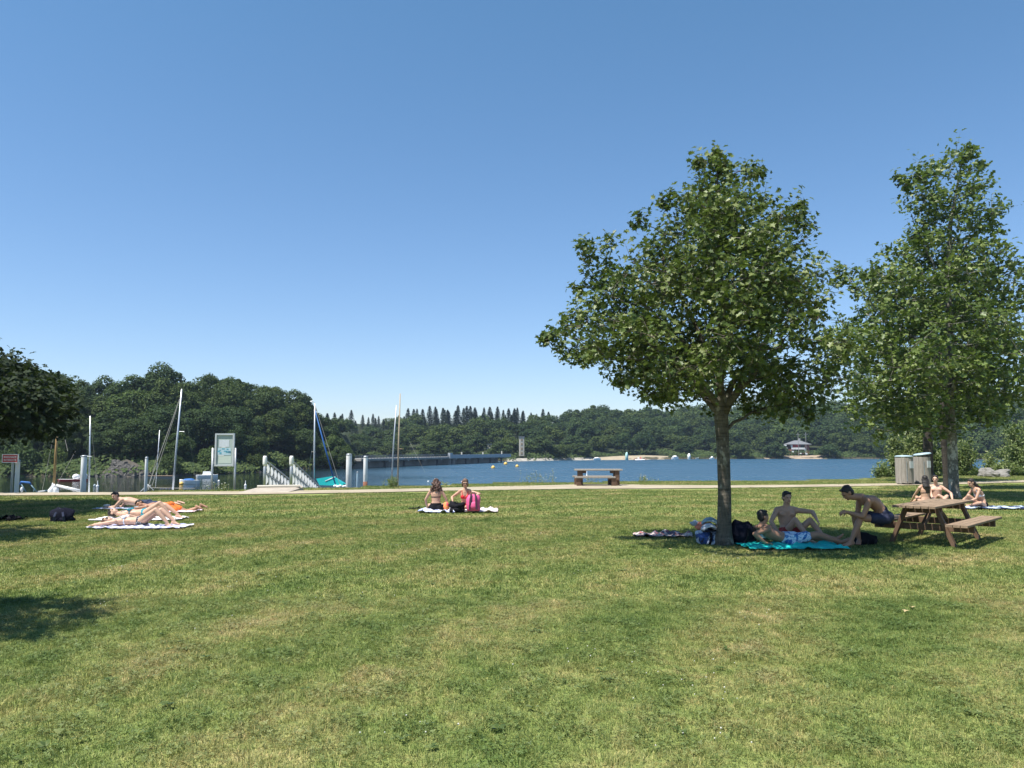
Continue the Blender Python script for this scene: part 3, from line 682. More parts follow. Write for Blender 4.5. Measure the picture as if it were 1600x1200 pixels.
def place_tree(meshes, x, y, h, wscale, label, group, name, H=10.0, r=RND, trunk=True):
    k = h / H; z = ground(x, y)
    root = thing(name, label, 'tree' if 'shrub' not in name else 'shrub', (x, y, z - .1), r.uniform(0, 6.28), group)
    root.scale = (k * wscale, k * wscale, k)
    link_mesh('crown', r.choice(meshes), root)
    if trunk: link_mesh('trunk', r.choice(TRK), root)
    return root
LM_L = ((30, 'the red sign'), (90, 'the wooden mast'), (135, 'the left white pile'), (195, 'the stone slope'), (240, 'the slender white pile'), (280, 'the tall leaning mast'), (320, 'the little white moored boat'), (350, 'the notice board'), (385, 'the concrete ramp'),
        (418, 'the left gangway rail'), (456, 'the right gangway rail'), (492, 'the mast with the blue sail'), (512, 'the turquoise tarp'), (545, 'the thick mid-photo pile'))
LM_R = ((430, 'the gangway'), (470, 'the gangway foot'), (492, 'the mast with the blue sail'), (520, 'the turquoise tarp'), (545, 'the thick mid-photo pile'), (571, 'the rusty-footed pile'), (593, 'the gap between piles and masts'), (617, 'the pair of bare masts'), (650, 'the dam railing'), (682, 'the dam gate housing'),
        (720, 'the woman in red'), (745, 'the pink backpack'), (770, 'the leftmost yellow buoy'), (795, 'the end of the dam'), (815, 'the narrow tower'), (845, 'the white-flowered weeds'), (880, 'the rocky shore'), (910, 'the far table\'s left legs'), (936, 'the far picnic table'), (965, 'the far table\'s right legs'),
        (999, 'the pedal boat'), (1030, 'the far sand\'s right end'), (1053, 'the white motor boat'), (1076, 'the mushroom-topped boat'), (1105, 'the little open boat'), (1131, 'the oak trunk'), (1170, 'the lying man in blue shorts'), (1215, 'the sitting man in red shorts'), (1250, 'the lake house'),
        (1290, 'the bank beside the house'), (1330, 'the man on the bench'), (1370, 'the waterside willows'), (1415, 'the left bin'), (1441, 'the right bin'), (1478, 'the leaning dark trunk'), (1495, 'the blotched pale trunk'), (1530, 'the woman in the white top'), (1565, 'the boulders'), (1600, 'the right edge'))
def by_mark(px, marks):
    d, u, nm = min((abs(px - u), u, nm) for u, nm in marks)
    return ('left of ' if px < u - 5 else 'right of ' if px > u + 5 else 'behind ') + nm
SKY_L = ([0, 60, 100, 130, 155, 185, 240, 270, 300, 330, 350, 375, 395, 430, 462, 480, 505, 530, 555],
         [570, 576, 582, 602, 596, 588, 571, 584, 588, 577, 578, 600, 604, 600, 603, 625, 648, 668, 700])
def wood_left():
    r = random.Random(5); n = 0
    # rows from the water's edge up the slope; each tree's top stays under the skyline of the photograph
    for d, frac, step, lab in ((3, .24, 6.0, 0), (8, .46, 6.5, 1), (15, .66, 6.5, 2), (23, .83, 6.5, 3), (32, 1.0, 5.6, 3)):
        x = -104.0
        while True:
            u = x / (shore(-.5) + d)
            if u > -0.2: break
            uu = u + r.uniform(-.008, .008); D = shore(uu) + d * (1 if uu < -.3 else .6) + r.uniform(-2, 2)
            px = 800 + uu * F
            x += step * (1 + .15 * r.uniform(-1, 1)) * (116 / D) ** .3
            if px > 590 or px < -210: continue
            topv = interp(px, *SKY_L); f = frac + r.uniform(-.07, .07) if frac < 1 else 1 - abs(r.gauss(0, .06))
            h = (W(px, 742 - (742 - topv) * f, D).z - ground(uu * D, D))
            if d == 3 and 140 < px < 245: continue          # bare slope with riprap
            if h < 1.5: continue
            if d == 3: place_tree(BUSH, uu * D, D, max(2.5, h), 1.0, 'shrub at the cove water, seen ' + by_mark(px, LM_L), 'shrubs along the cove shore', 'shore_shrub', r=r, trunk=False)
            else:
                place_tree(NEARW, uu * D, D, h * 1.03, r.uniform(.85, 1.1) * (1.0 if h > 9 else 1.25),
                           ['', 'low front tree of the cove wood', 'mid-height tree of the cove wood', 'tree of the upper cove wood' if d < 30 else 'skyline tree of the cove wood'][lab] + ', seen ' + by_mark(px, LM_L),
                           ['', 'lower trees of the cove wood', 'middle trees of the cove wood', 'tall trees of the cove wood'][lab], 'broadleaf_tree', r=r)
            n += 1
    return n
nl = wood_left()
SKY_R = ([440, 500, 540, 560, 600, 640, 680, 720, 770, 830, 870, 885, 930, 1000, 1060, 1200, 1350, 1500, 1560, 1600, 1700],
         [637, 638, 642, 646, 645, 634, 631, 631, 630, 634, 641, 640, 633, 634, 636, 628, 628, 622, 618, 620, 615])
def wood_far():
    r = random.Random(9); n = c = 0
    rows = ((5, .30, 11.5), (16, .46, 11.5), (32, .60, 12), (52, .74, 12), (76, .84, 10), (90, .93, 7.5), (104, 1.0, 5.4))
    for d, frac, step in rows:
        u = -0.30 if d > 15 else -0.27
        while u < .70:
            D = shore(max(u, -0.2)) + d + r.uniform(-4, 4); px = 800 + u * F; u += step / D * r.uniform(.65, 1.35)
            if px > 1680: break
            shv = 702 + 4.0 * F / shore(max(u, -.2)); topv = interp(px, *SKY_R); f = (frac + r.uniform(-.06, .06)) if frac < 1 else 1 - abs(r.gauss(0, .07))
            if d == 5 and (805 < px < 826 or 1222 < px < 1280 or 920 < px < 1045): continue
            if d == 16 and (1226 < px < 1275): continue
            con = (d >= 76 and px < 885 and r.random() < (.97 if d > 100 else .6)) or (d in (32, 52) and px < 780 and r.random() < .18) or (d >= 104 and r.random() < .35)
            if not con and px < 885 and d >= 52: f *= {52: .94, 76: .90, 90: .90, 104: .93}[d]
            h = W(px, shv - (shv - topv) * f, D).z - ground(px_x(px, D), D)
            if h < 4 and d >= 52: continue
            if h < 3: h = 3
            if con:
                place_tree(CON, px_x(px, D), D, max(h, 6) * r.uniform(.90, 1.03), r.uniform(1.0, 1.4), ('conifer on the far ridge' if d >= 100 else 'conifer just under the far ridge' if d >= 76 else 'lone dark conifer on the far slope') + ', seen ' + by_mark(px, LM_R),
                           'conifers on the ridge' if d >= 76 else 'conifers below the ridge', 'conifer_tree', 14.0, r)
                c += 1
                if d >= 76:
                    p2 = px + step * .5 / D * F; D2 = D + r.uniform(3, 10); h = W(p2, shv - (shv - topv) * f, D2).z - ground(px_x(p2, D2), D2)
                    if h < 4: continue
                    place_tree(CON, px_x(p2, D2), D2, max(h, 6) * r.uniform(.80, .99), r.uniform(1.1, 1.7), ('second-row conifer on the far ridge' if d > 100 else 'thin conifer under the far ridge') + ', seen ' + by_mark(p2, LM_R), 'conifers on the ridge', 'conifer_tree', 14.0, r); c += 1
            else:
                lab = {90: 'leafy tree near the far ridge', 5: 'waterside tree of the far wood', 16: 'leafy tree behind the far shore', 32: 'leafy tree low on the far slope', 52: 'leafy tree midway up the far slope', 76: 'leafy tree high on the far slope', 104: 'leafy tree on the far skyline'}[d] + ', seen ' + by_mark(px, LM_R)
                place_tree(FARW, px_x(px, D), D, max(h, 5) * 1.02, r.uniform(1.0, 1.3) * (1.5 if h < 7.5 else 1.12), lab,
                           'trees at the foot of the far wood' if d <= 16 else ('trees on the far slope' if d < 100 else 'trees on the far skyline'), 'broadleaf_tree', r=r, trunk=d < 20); n += 1
    return n, c
def px_x(px, D): return (px - 800) / F * D
nf, nc = wood_far()
print('TREES left', nl, 'far', nf, 'conifers', nc)
# undergrowth that closes the foot of both woods: a mass, not countable
def undergrowth():
    rg = np.random.default_rng(5); P = []; Nn = []
    for u0, u1, cnt, dd in ((-0.66, -0.205, 11000, 10), (-0.2, 0.66, 22000, 14)):
        for _ in range(cnt):
            u = rg.uniform(u0, u1); px = 800 + u * F
            if 148 < px < 238 and rg.random() < .55: continue
            d = -.6 + rg.random() * (dd + 2)
            if d < 7 and (915 < px < 1045 or 1222 < px < 1285 or 806 < px < 824): continue
            D = shore(u) + d; x = u * D
            hh = (1.0 + 1.2 * noise.noise(Vector((x * .12, D * .12, 0)))) * (1.4 if u > -.2 else 1)
            P.append((x, D, ground(x, D) + rg.random() ** .7 * max(hh, .4))); Nn.append((rg.normal() * .6, -.7, .8))
    v, f, ti = scatter(HEX_V, HEX_F, np.array(P), frames(np.array(Nn), rg), .28 + .35 * rg.random(len(P)), rg.random(len(P)))
    tag(link_mesh('undergrowth', arr_mesh('undergrowth', v, f, LEAF_WOOD, ti)), 'low green undergrowth at the foot of the far woods', 'undergrowth', kind='stuff')
undergrowth()

# willow scrub beside the bins and beyond the path at the right
def shrub(label, u, v, D, w, h, seed, n=1500, ll=.12, group='young willows on the bank', name='willow_shrub'):
    b = W(u, v, D); b.z = ground(b.x, b.y); rr = random.Random(seed); rg = np.random.default_rng(seed)
    root = thing(name, label, 'shrub', b, 0, group); st = M(); LP = []; LN = []
    k = 10 + int(w * 4)
    for i in range(k):
        a = rr.uniform(0, 6.28); q = rr.random() ** .6; tip = b + Vector((math.cos(a) * w / 2 * q, math.sin(a) * w / 2 * q, h * rr.uniform(.55, 1.05) * (1 - .35 * q * q)))
        pts = wiggly(b + Vector((math.cos(a) * .12, math.sin(a) * .12, -.05)), tip, .1, rr, 5, .08); st.tube(pts, [.022, .018, .014, .01, .007, .004], 5, False)
        m_ = n // k; ts = .12 + .88 * rg.random(m_); A = np.array([list(p) for p in pts]); q_ = np.stack([np.interp(ts * 5, range(6), A[:, j]) for j in range(3)], 1)
        LP.append(q_ + rg.normal(size=(m_, 3)) * [.17, .17, .13]); LN.append(rg.normal(size=(m_, 3)) * .7 + [0, 0, .6])
    LP = np.concatenate(LP); LP[:, 2] = np.maximum(LP[:, 2], b.z + .05)
    v_, f_, ti = scatter(LEAF2_V * [1, .8, 1], LEAF2_F, LP - np.array(b), frames(np.concatenate(LN), rg), ll * (.6 + .8 * rg.random(len(LP))), rg.random(len(LP)))
    st.build('stem', BARK2, root, True); o = link_mesh('foliage', arr_mesh('foliage', v_, f_, LEAF_SHRUB, ti), root)
    return root
for i, (lab, u, v, D, w, h) in enumerate((('willow shrub spreading left of the wooden bins at the water', 1385, 751, 50, 1.6, 1.7), ('tall willow shrub right behind the wooden bins', 1412, 752, 50.5, 2.3, 3.3),
        ('willow shrub between the bins and the dark trunk', 1436, 752, 51, 2.0, 3.4), ('willow shrub between the two dark trunks', 1466, 751, 51, 1.6, 2.3), ('willow shrub just right of the pale blotched trunk', 1507, 749, 53, 1.7, 3.0),
        ('low willow shrub left of the grey boulders', 1528, 748, 54, 1.6, 1.1), ('round willow shrub standing behind the grey boulders', 1551, 745, 56, 2.3, 3.2), ('large willow shrub cut by the right edge of the photo', 1598, 745, 54, 3.2, 4.2),
        ('low scrub between the boulders and the right edge', 1578, 747, 53, 2.0, 1.2))):
    shrub(lab, u, v, D, w, h, 60 + i, int(900 + 520 * w * h), .16, name='willow_shrub')
# ------------------------------------------------------------------ things: materials
WOOD = mat('weathered_wood', (.25, .18, .12), .8, .35, 3, bmp=.5, bdist=.01, stretch=(1, 6, 6), spec=.2)
WOOD_D = mat('brown_beam_wood', (.135, .085, .055), .8, .3, 3, bmp=.4, stretch=(6, 6, 1), spec=.2)
WOOD_G = mat('grey_weathered_wood', (.285, .26, .225), .85, .3, 4, bmp=.5, stretch=(6, 6, .7), spec=.2)
STEEL = mat('galvanised_steel', (.42, .44, .45), .45, .12, 6, metal=.6, bmp=.05)
ALU = mat('aluminium', (.62, .64, .66), .4, .1, 5, metal=.5, bmp=.03)
WHITE = mat('white_paint', (.72, .72, .70), .45, .08, 3, bmp=.03, dirt=(.5, .49, .45))
HULLW = mat('white_hull', (.84, .84, .83), .3, .05, 2, bmp=.02)
PILE = mat('pile_white', (.80, .80, .77), .6, .08, 3, bmp=.1, dirt=(.60, .57, .5), spec=.2)
RUST = mat('rust', (.22, .09, .05), .9, .4, 8)
CONC = mat('concrete', (.34, .33, .31), .9, .2, .6, bmp=.2, dirt=(.2, .2, .19))
CONC_W = mat('pale_concrete', (.55, .51, .42), .9, .15, 1.5, bmp=.2)
TEAL = mat('teal_hull', (.03, .22, .22), .35, .1, 3, bmp=.02)
TURQ = mat('turquoise_tarp', (.01, .52, .50), .6, .12, 3, bmp=.3, bdist=.02)
BLUE = mat('blue_canvas', (.02, .11, .33), .7, .15, 3)
NAVY = mat('navy_cloth', (.02, .03, .07), .8, .2, 5)
REDP = mat('red_paint', (.45, .03, .03), .45, .1, 4, bmp=.03)
YEL = mat('yellow_plastic', (.75, .46, .10), .45, .08, 4, bmp=.02)
BLACKC = mat('black_cloth', (.012, .012, .015), .9, .3, 8, bmp=.4, spec=.1)
ROPE = mat('rope', (.35, .33, .28), .9, .2, 9)
VARN = mat('varnished_spar', (.36, .22, .075), .5, .2, 3, stretch=(5, 5, 1))
STONE = mat('riprap_stone', (.085, .08, .072), .95, .3, .8, bmp=.6, bdist=.1)
GLASS = mat('dark_window', (.02, .025, .03), .15, .1, 2, bmp=0)

# ------------------------------------------------------------------ shore: landing slab, gangway, piles
def shore_slab():
    m = M(); # low concrete landing, its near side ramps down to the path
    top = [G(432, 757.5, .30), G(468, 757, .30), G(463, 765, .12), G(404, 768.2, .12)]
    bot = [G(372, 771.5, .0), G(440, 770.2, .0)]
    P = [G(420, 757.5, .22), G(469, 757.5, .22), G(474, 761, .14), G(446, 770.6, .02), G(366, 771.8, .02), G(385, 766, .10)]
    n = len(P); vs = [tuple(p) for p in P] + [(p.x, p.y, -.9) for p in P]
    m.add(vs, [(0, 5, 4, 3, 2, 1)] + [(i, (i + 1) % n, (i + 1) % n + n, i + n) for i in range(n)])
    o = m.build('landing_slab', mat('gravelly_concrete', (.36, .31, .25), .95, .25, 3, bmp=.6, bdist=.03), None)
    tag(o, 'low gravelly concrete ramp leading from the path up to the gangway', 'ramp')
    m = M(); a, b = G(402, 758.2, .25), G(468, 757.4, .25); m.beam(a + V(0, 0, -.05), b + V(0, 0, -.05), .5, .08)
    tag(m.build('slab_edge', CONC_W), 'pale concrete edge on top of the ramp at the gangway', 'kerb')
shore_slab()
GX0, GY0, GX1, GY1 = -10.15, 36.5, -11.35, 47.5      # right-hand rail of the gangway, top and bottom
def gangway():
    root = thing('gangway', 'grey metal gangway with two truss rails of white pickets sloping down to the pontoon', 'gangway', (GX0 - .6, GY0, 0))
    for side, dx in ((0, 0), (1, -1.22)):
        a = V(GX0 + dx, GY0, .12); b = V(GX1 + dx, GY1, -1.75); H = 1.12
        up = V(0, 0, H)
        M().tube([a + up, b + up], .035, 8).build('handrail', STEEL, root, True)
        M().beam(a + V(0, 0, .55), b + V(0, 0, .55), .03, .05).build('middle_rail', STEEL, root)
        M().beam(a, b, .05, .09).build('bottom_rail', STEEL, root)
        M().tube([a + V(0, -.1, -.3), a + V(0, -.1, H + .1)], .07, 8).build('end_post', STEEL, root, True)
        M().lathe(a + V(0, -.1, H - .25), [(.085, 0), (.10, .1), (.10, .38), (.07, .46)], 10).build('post_cap', WHITE, root, True)
        nseg = 12
        for i in range(nseg):
            p = lerp(a, b, (i + 1) / nseg); M().beam(p, p + V(0, 0, H), .035, .045, up=(0, 1, 0)).build('post', STEEL, root)
            # white picket slats, one in the upper and one in the lower bay, tapered at both ends
            for z0, z1, t in ((.58, 1.02, .55), (.05, .5, .25)):
                q = lerp(a, b, (i + t) / nseg); m = M()
                for j, (w, k) in enumerate(((.02, 0), (.065, .22), (.075, .6), (.015, 1.0))):
                    z = lerp(z0, z1, k); ox = .03 * math.sin(k * 3)
                    m.v += [q + V(-w + ox, -.012, z), q + V(w + ox, -.012, z), q + V(w + ox, .012, z), q + V(-w + ox, .012, z)]
                for j in range(3):
                    for e in range(4): m.f.append((j * 4 + e, j * 4 + (e + 1) % 4, j * 4 + 4 + (e + 1) % 4, j * 4 + 4 + e))
                m.f += [(3, 2, 1, 0), (12, 13, 14, 15)]
                m.build('picket', HULLW, root)
            c = lerp(a, b, i / nseg)
            M().beam(c + V(0, 0, H * .98), p + V(0, 0, .05), .02, .035).build('brace', STEEL, root)
    M().beam(V((GX0 * 2 - 1.22) / 2, GY0, .08), V((GX1 * 2 - 1.22) / 2, GY1, -1.79), 1.1, .05).build('walkway', WOOD_G, root)
gangway()
def pontoon():
    root = thing('pontoon', 'low floating wooden pontoon at the foot of the gangway', 'pontoon', (-12.3, 49, WATER_Z))
    for i in range(28):
        M().box((-18.2 + i * .36, 49, -1.86), (.33, 2.2, .05)).build('plank', WOOD_G, root)
    M().box((-13.3, 49, -2.05), (10.1, 2.0, .28)).build('float', CONC, root)
pontoon()
def pile(label, u, vtop, D, r, m_=PILE, name='mooring_pile', group='piles along the shore', foot=None, cap=True):
    p = W(u, 740, D); zt = W(u, vtop, D).z; root = thing(name, label, 'pile', (p.x, D, WATER_Z - .9), 0, group)
    z0 = WATER_Z - .9
    M().lathe((p.x, D, z0), [(r, 0), (r, zt - z0 - .08), (r * .96, zt - z0 - .02)], 16).build('shaft', m_, root, True)
    M().lathe((p.x, D, zt - .02), [(r * 1.04, -.05), (r * 1.04, .02), (r * .5, .05)], 16).build('cap', STEEL if cap else m_, root, True)
    if foot: M().lathe((p.x, D, 0), [(r * 1.03, foot[0]), (r * 1.03, foot[1])], 16).build('rust_band', RUST, root, True)
    return root
pile('thick white mooring pile, the left one of the pair in mid-photo', 545, 709.5, 46, .165)
pile('white mooring pile with a rusty foot, right one of the mid-photo pair', 571, 713, 46, .125, foot=(-.75, -.12))
pile('thin pale blue post between the two white mooring piles', 558.5, 737.5, 48, .05, mat('pale_blue_paint', (.42, .55, .62), .5, .1), 'marker_post')
pile('white mooring pile beside the grey mast at the left', 130.5, 712, 47, .16)
pile('slender white mooring pile behind the lying women', 228.3, 714.5, 47, .085)
pile('thick white post under the right half of the red sign', 27, 719, 33.6, .09, mat('post_white', (.7, .7, .68), .5, .05), 'sign_post', None)
pile('thinner grey post left of the white one under the red sign', 19, 723, 33.9, .045, STEEL, 'sign_post', None)
def gap_bracket():
    p = W(134, 713, 47); m = M(); m.beam(W(126, 713, 47), W(143, 713.5, 47), .05, .05)
    tag(m.build('pile_bracket', STEEL), 'short metal bracket joining the left white pile to the mast', 'bracket')
gap_bracket()

def text_obj(s, size, c, m_, parent, ext=.004, rot=(math.pi / 2, 0, 0), name='lettering', align='CENTER'):
    cu = bpy.data.curves.new(name, 'FONT'); cu.body = s; cu.size = size; cu.extrude = ext; cu.align_x = align; cu.align_y = 'CENTER'
    cu.materials.append(m_); t_ = bpy.data.objects.new('t', cu); COL.objects.link(t_); me = bpy.data.meshes.new_from_object(t_.evaluated_get(bpy.context.evaluated_depsgraph_get())); bpy.data.objects.remove(t_)
    o = bpy.data.objects.new(name, me); COL.objects.link(o); o.rotation_euler = rot
    o.parent = parent; off = Vector((0, 0, 0)); p = parent
    while p is not None: off += p.location; p = p.parent
    o.location = Vector(c) - off; return o
def red_sign():
    D = 33.3; a, b = W(4.5, 711, D), W(29, 711, D); top, bot = W(20, 710, D).z, W(20, 722.6, D).z
    root = thing('red_sign', 'red sign board with white lettering on top of the posts at the far left', 'sign', ((a.x + b.x) / 2, D, bot))
    w = b.x - a.x; h = top - bot; c = V((a.x + b.x) / 2, D, (top + bot) / 2)
    M().box(c, (w, .04, h)).build('panel', REDP, root)
    for q, s in (((0, -.01, h / 2), (w + .03, .05, .025)), ((0, -.01, -h / 2), (w + .03, .05, .025)), ((w / 2, -.01, 0), (.025, .05, h - .03)), ((-w / 2, -.01, 0), (.025, .05, h - .03))):
        M().box(c + V(*q), s).build('frame', WHITE, root)
    text_obj('BAIGNADE', h * .33, c + V(0, -.026, h * .17), WHITE, root); text_obj('INTERDITE', h * .33, c + V(0, -.026, -h * .2), WHITE, root)
red_sign()
def board():
    D = 39.0; p = lambda u, v: W(u, v, D)
    root = thing('notice_board', 'tall framed notice board with a map on two grey posts by the water', 'notice board', (p(351, 760).x, D, 0))
    x0, x1 = p(337.3, 700).x, p(365, 700).x; z0, z1 = p(351, 727.2).z, p(351, 678.5).z; cx, cz = (x0 + x1) / 2, (z0 + z1) / 2
    for x, zt in ((p(332.3, 700).x, p(332, 700).z), (p(367.8, 700).x, p(367, 700).z)):
        M().tube([(x, D + .03, -1.0), (x, D + .03, zt)], .052, 10).build('post', STEEL, root, True)
        s = 1 if x < cx else -1
        for z in (zt - .05, z0 + .12): M().box((x + s * .09, D + .03, z), (.16, .04, .05)).build('bracket', STEEL, root)
    for c, s in (((cx, D, z1), (x1 - x0 + .08, .1, .08)), ((cx, D, z0), (x1 - x0 + .08, .1, .08)), ((x0, D, cz), (.08, .1, z1 - z0 - .082)), ((x1, D, cz), (.08, .1, z1 - z0 - .082))):
        M().box(c, s).build('frame', ALU, root)
    M().box((cx, D + .02, cz), (x1 - x0 - .08, .03, z1 - z0 - .08)).build('panel', mat('board_grey_green', (.40, .47, .44), .5, .08, 2, bmp=0), root)
    pale = mat('poster_pale', (.56, .6, .64), .6, .08, 5, bmp=0); sea = mat('map_blue', (.10, .36, .46), .6, .4, 9, bmp=0); dk = mat('map_dark', (.05, .17, .25), .6, .3, 9, bmp=0)
    w = x1 - x0 - .1; h = z1 - z0 - .1; y = D - .0
    def sheet(fx0, fx1, fz0, fz1, mm, nm, k=0): M().box((x0 + .05 + w * (fx0 + fx1) / 2, y - .002 * k, z0 + .05 + h * (fz0 + fz1) / 2), (w * (fx1 - fx0), .006, h * (fz1 - fz0))).build(nm, mm, root)
    sheet(.14, .78, .60, .84, pale, 'poster'); sheet(.3, .58, .575, .60, WHITE, 'strip')
    sheet(.03, .9, .32, .56, mat('map_pale_blue', (.42, .56, .62), .6, .15, 6, bmp=0), 'map_sheet')
    for q in ((.05, .2, .43, .47), (.18, .3, .36, .42), (.32, .5, .52, .55), (.45, .66, .44, .47), (.58, .88, .40, .45), (.62, .74, .5, .54), (.16, .26, .47, .5)): sheet(*q, sea, 'map_shape', 3)
    sheet(.74, .88, .405, .455, dk, 'map_legend', 5); sheet(.1, .46, .29, .315, WHITE, 'caption_strip')
    sheet(.12, .94, .04, .28, mat('poster_mint', (.5, .57, .5), .6, .06, 4, bmp=0), 'lower_sheet')
board()

# ------------------------------------------------------------------ boats
def hull_verts(c, L_, Wd, H, rz, sheer=.12, stern=.75, n=9, k=9, flare=.92):
    """open-topped hull: rings from stern to bow; returns M and the deck outline"""
    R = Matrix.Rotation(rz, 3, 'Z'); c = Vector(c); m = M(); deck = []
    for i in range(n):
        t = i / (n - 1); x = (t - .5) * L_
        w = Wd / 2 * (stern + (1 - stern) * math.sin(min(t / .45, 1) * math.pi / 2)) * (1 if t < .45 else math.cos((t - .45) / .55 * math.pi / 2) ** .7 + .02)
        z1 = H * (1 + sheer * (t - .3) ** 2 * 4); keel = -.18 * (1 - max(0, (t - .7) / .3) ** 2)
        for j in range(k):
            a = -1 + 2 * j / (k - 1); y = w * math.copysign(abs(a) ** .35, a) * (1 if abs(a) > .99 else .94)
            z = keel + (z1 - keel) * abs(a) ** 2.2
            m.v.append(c + R @ Vector((x, y * lerp(flare, 1, abs(a)), z)))
        deck.append((c + R @ Vector((x, -w, z1)), c + R @ Vector((x, w, z1))))
    for i in range(n - 1):
        for j in range(k - 1): a = i * k + j; m.f.append((a, a + k, a + k + 1, a + 1))
    m.f.append(tuple(range(k)))
    return m, deck
def deck_mesh(deck, drop=.03):
    m = M()
    for a, b in deck: m.v += [a - Vector((0, 0, drop)), (a + b) / 2 + Vector((0, 0, .02)), b - Vector((0, 0, drop))]
    for i in range(len(deck) - 1): m.f += [(i * 3, i * 3 + 3, i * 3 + 4, i * 3 + 1), (i * 3 + 1, i * 3 + 4, i * 3 + 5, i * 3 + 2)]
    return m
def sailboat(label, base_u, base_v, top_u, top_v, D, Lh, rz, hull_m, mast_m, mr=.045, stays=(), boom=None, cover=None, hull=True, bow=.0, hoff=(0, 0), extra=None, group=None):
    b = W(base_u, base_v, D); t = W(top_u, top_v, D)
    root = thing('sailing_boat', label, 'sailing boat', (b.x + hoff[0], D + hoff[1], WATER_Z), 0, group)
    if hull:
        m, dk = hull_verts((b.x + hoff[0], D + hoff[1], WATER_Z), Lh, Lh * .36, .5, rz); m.build('hull', hull_m, root, True); deck_mesh(dk).build('deck', hull_m, root, True)
    M().tube([(b.x, D, WATER_Z + .3), lerp(b, t, .5), t], [mr * 1.1, mr, mr * .7], 8).build('mast', mast_m, root, True)
    for (u0, v0), (u1, v1, dd), rr_ in stays:
        M().tube([W(u0, v0, D), W(u1, v1, D) + V(0, dd, 0)], rr_, 5).build('stay', ROPE, root)
    if boom: M().tube([W(boom[0], boom[1], D), W(boom[2], boom[3], D)], boom[4], 8).build('boom', WHITE if len(boom) < 6 else boom[5], root, True)
    if extra: extra(root, D, b, t)
    return root
def x_a(root, D, b, t):      # white sail cover heaped at the mast foot, small spreader
    m = M()
    for i, (u, v, r) in enumerate(((81, 767, .35), (84, 763, .3), (87, 768, .35), (83, 758, .2), (78, 768, .25))): m.blob(W(u, v, D), (r * .6, r * .6, r), seed=i, amp=.4)
    m.build('sail_cover', WHITE, root, True)
sailboat('wooden-masted sailing boat with a white cover heaped at its mast foot', 83.5, 762, 91.5, 643, 58, 4.6, .2, HULLW, VARN, .085, [((91.5, 645), (66, 766, 0), .012), ((91.5, 645), (118, 705, -1), .012), ((118, 705), (98, 762, -1), .01)], (88, 758.5, 131, 768, .10), extra=x_a)
sailboat('white sailing boat with a short grey mast beside the left white pile', 139.5, 763, 141, 650, 58, 4.8, .05, HULLW, ALU, .055, [((141, 652), (141.3, 764, 1), .01)], hoff=(.9, .2))
def x_c(root, D, b, t):
    m = M()
    for (a, c) in (((222, 765), (231, 757)), ((231, 757), (240, 766)), ((226, 762), (236, 758)), ((219, 768), (229, 760)), ((232, 765), (231, 757))):
        m.tube([W(*a, D), W(*c, D)], .025, 6)
    m.build('bow_rail', STEEL, root, True)
    m = M()
    for u in (254, 258, 263, 268): m.blob(W(u, 764.5, D) - V(0, .3, 0), (.10, .1, .09), amp=.3, seed=u)
    m.build('deck_fitting', NAVY, root, True)
    m = M(); m.tube([W(277, 674, D), W(288, 674.5, D)], .02, 5); m.build('spreader', ALU, root)
    m = M(); m.tube([W(243, 762, D + 1), W(249.5, 672, D + 1)], .03, 6); m.build('spar', ALU, root, True)
sailboat('big white sailing boat with a tall leaning mast behind the lying women', 269.5, 765, 284, 608, 62, 4.5, .06, HULLW, ALU, .075,
         [((281, 623), (231, 762, 0), .028), ((280.5, 626), (233, 759, .5), .022), ((249, 700), (232, 760, 0), .014), ((284, 609), (300, 764, 1), .006), ((231, 762), (305, 763, 0), .018)], hoff=(-.6, 0), extra=x_c)
def x_d(root, D, b, t):
    M().tube([W(492, 640, D), W(508, 700, D), W(524, 757, D)], [.03, .055, .045], 8).build('furled_sail', BLUE, root, True)
    m = M(); m.tube([t, t + V(-.15, 0, .12), W(487, 628, D)], .02, 5); m.blob(W(487, 627.5, D), (.12, .08, .06)); m.build('mast_head', WHITE, root, True)
    m = M(); c = W(512, 757, D); c.z = WATER_Z + .3
    a, e, r1, r2 = W(494, 748, D), W(536, 755, D), W(519, 744, D), V(0, .9, 0)
    P = [a, r1, e]; low = [W(499, 758, D), W(515, 758.5, D), W(537, 758, D)]
    m.v = [a, r1, e, low[0], low[1], low[2], a + r2 - V(0, 0, .1), r1 + r2 * .7 - V(0, 0, .05), e + r2 - V(0, 0, .1), a - V(0, .3, 0.2), low[1] + r2 * 1.5, low[2] + r2 * 1.5]
    m.f = [(0, 1, 4, 3), (1, 2, 5, 4), (0, 6, 7, 1), (1, 7, 8, 2), (6, 10, 7), (7, 10, 11, 8), (0, 3, 6)]
    m.build('tarp', TURQ, root)
    M().tube([W(508, 752, D), W(524, 745, D)], .03, 6).build('boom', WHITE, root, True)
    m = M()
    for i, u in enumerate((524, 528, 532, 537, 541)): m.blob(W(u, 759.5 + (i % 2), D), (.14, .14, .1), amp=.4, seed=i)
    m.build('fender', WHITE, root, True)
sailboat('sailing boat with a turquoise tarp and rolled blue sail right of the gangway', 490.5, 757, 492, 630, 55, 4.6, -.1, mat('dark_blue_hull', (.03, .07, .12), .4, .1), ALU, .055,
         [((492, 632), (531, 757, 0), .016), ((490, 690), (470, 735, 2), .012), ((486.5, 706), (493, 706, 0), .02)], hoff=(1.4, 0), extra=x_d)
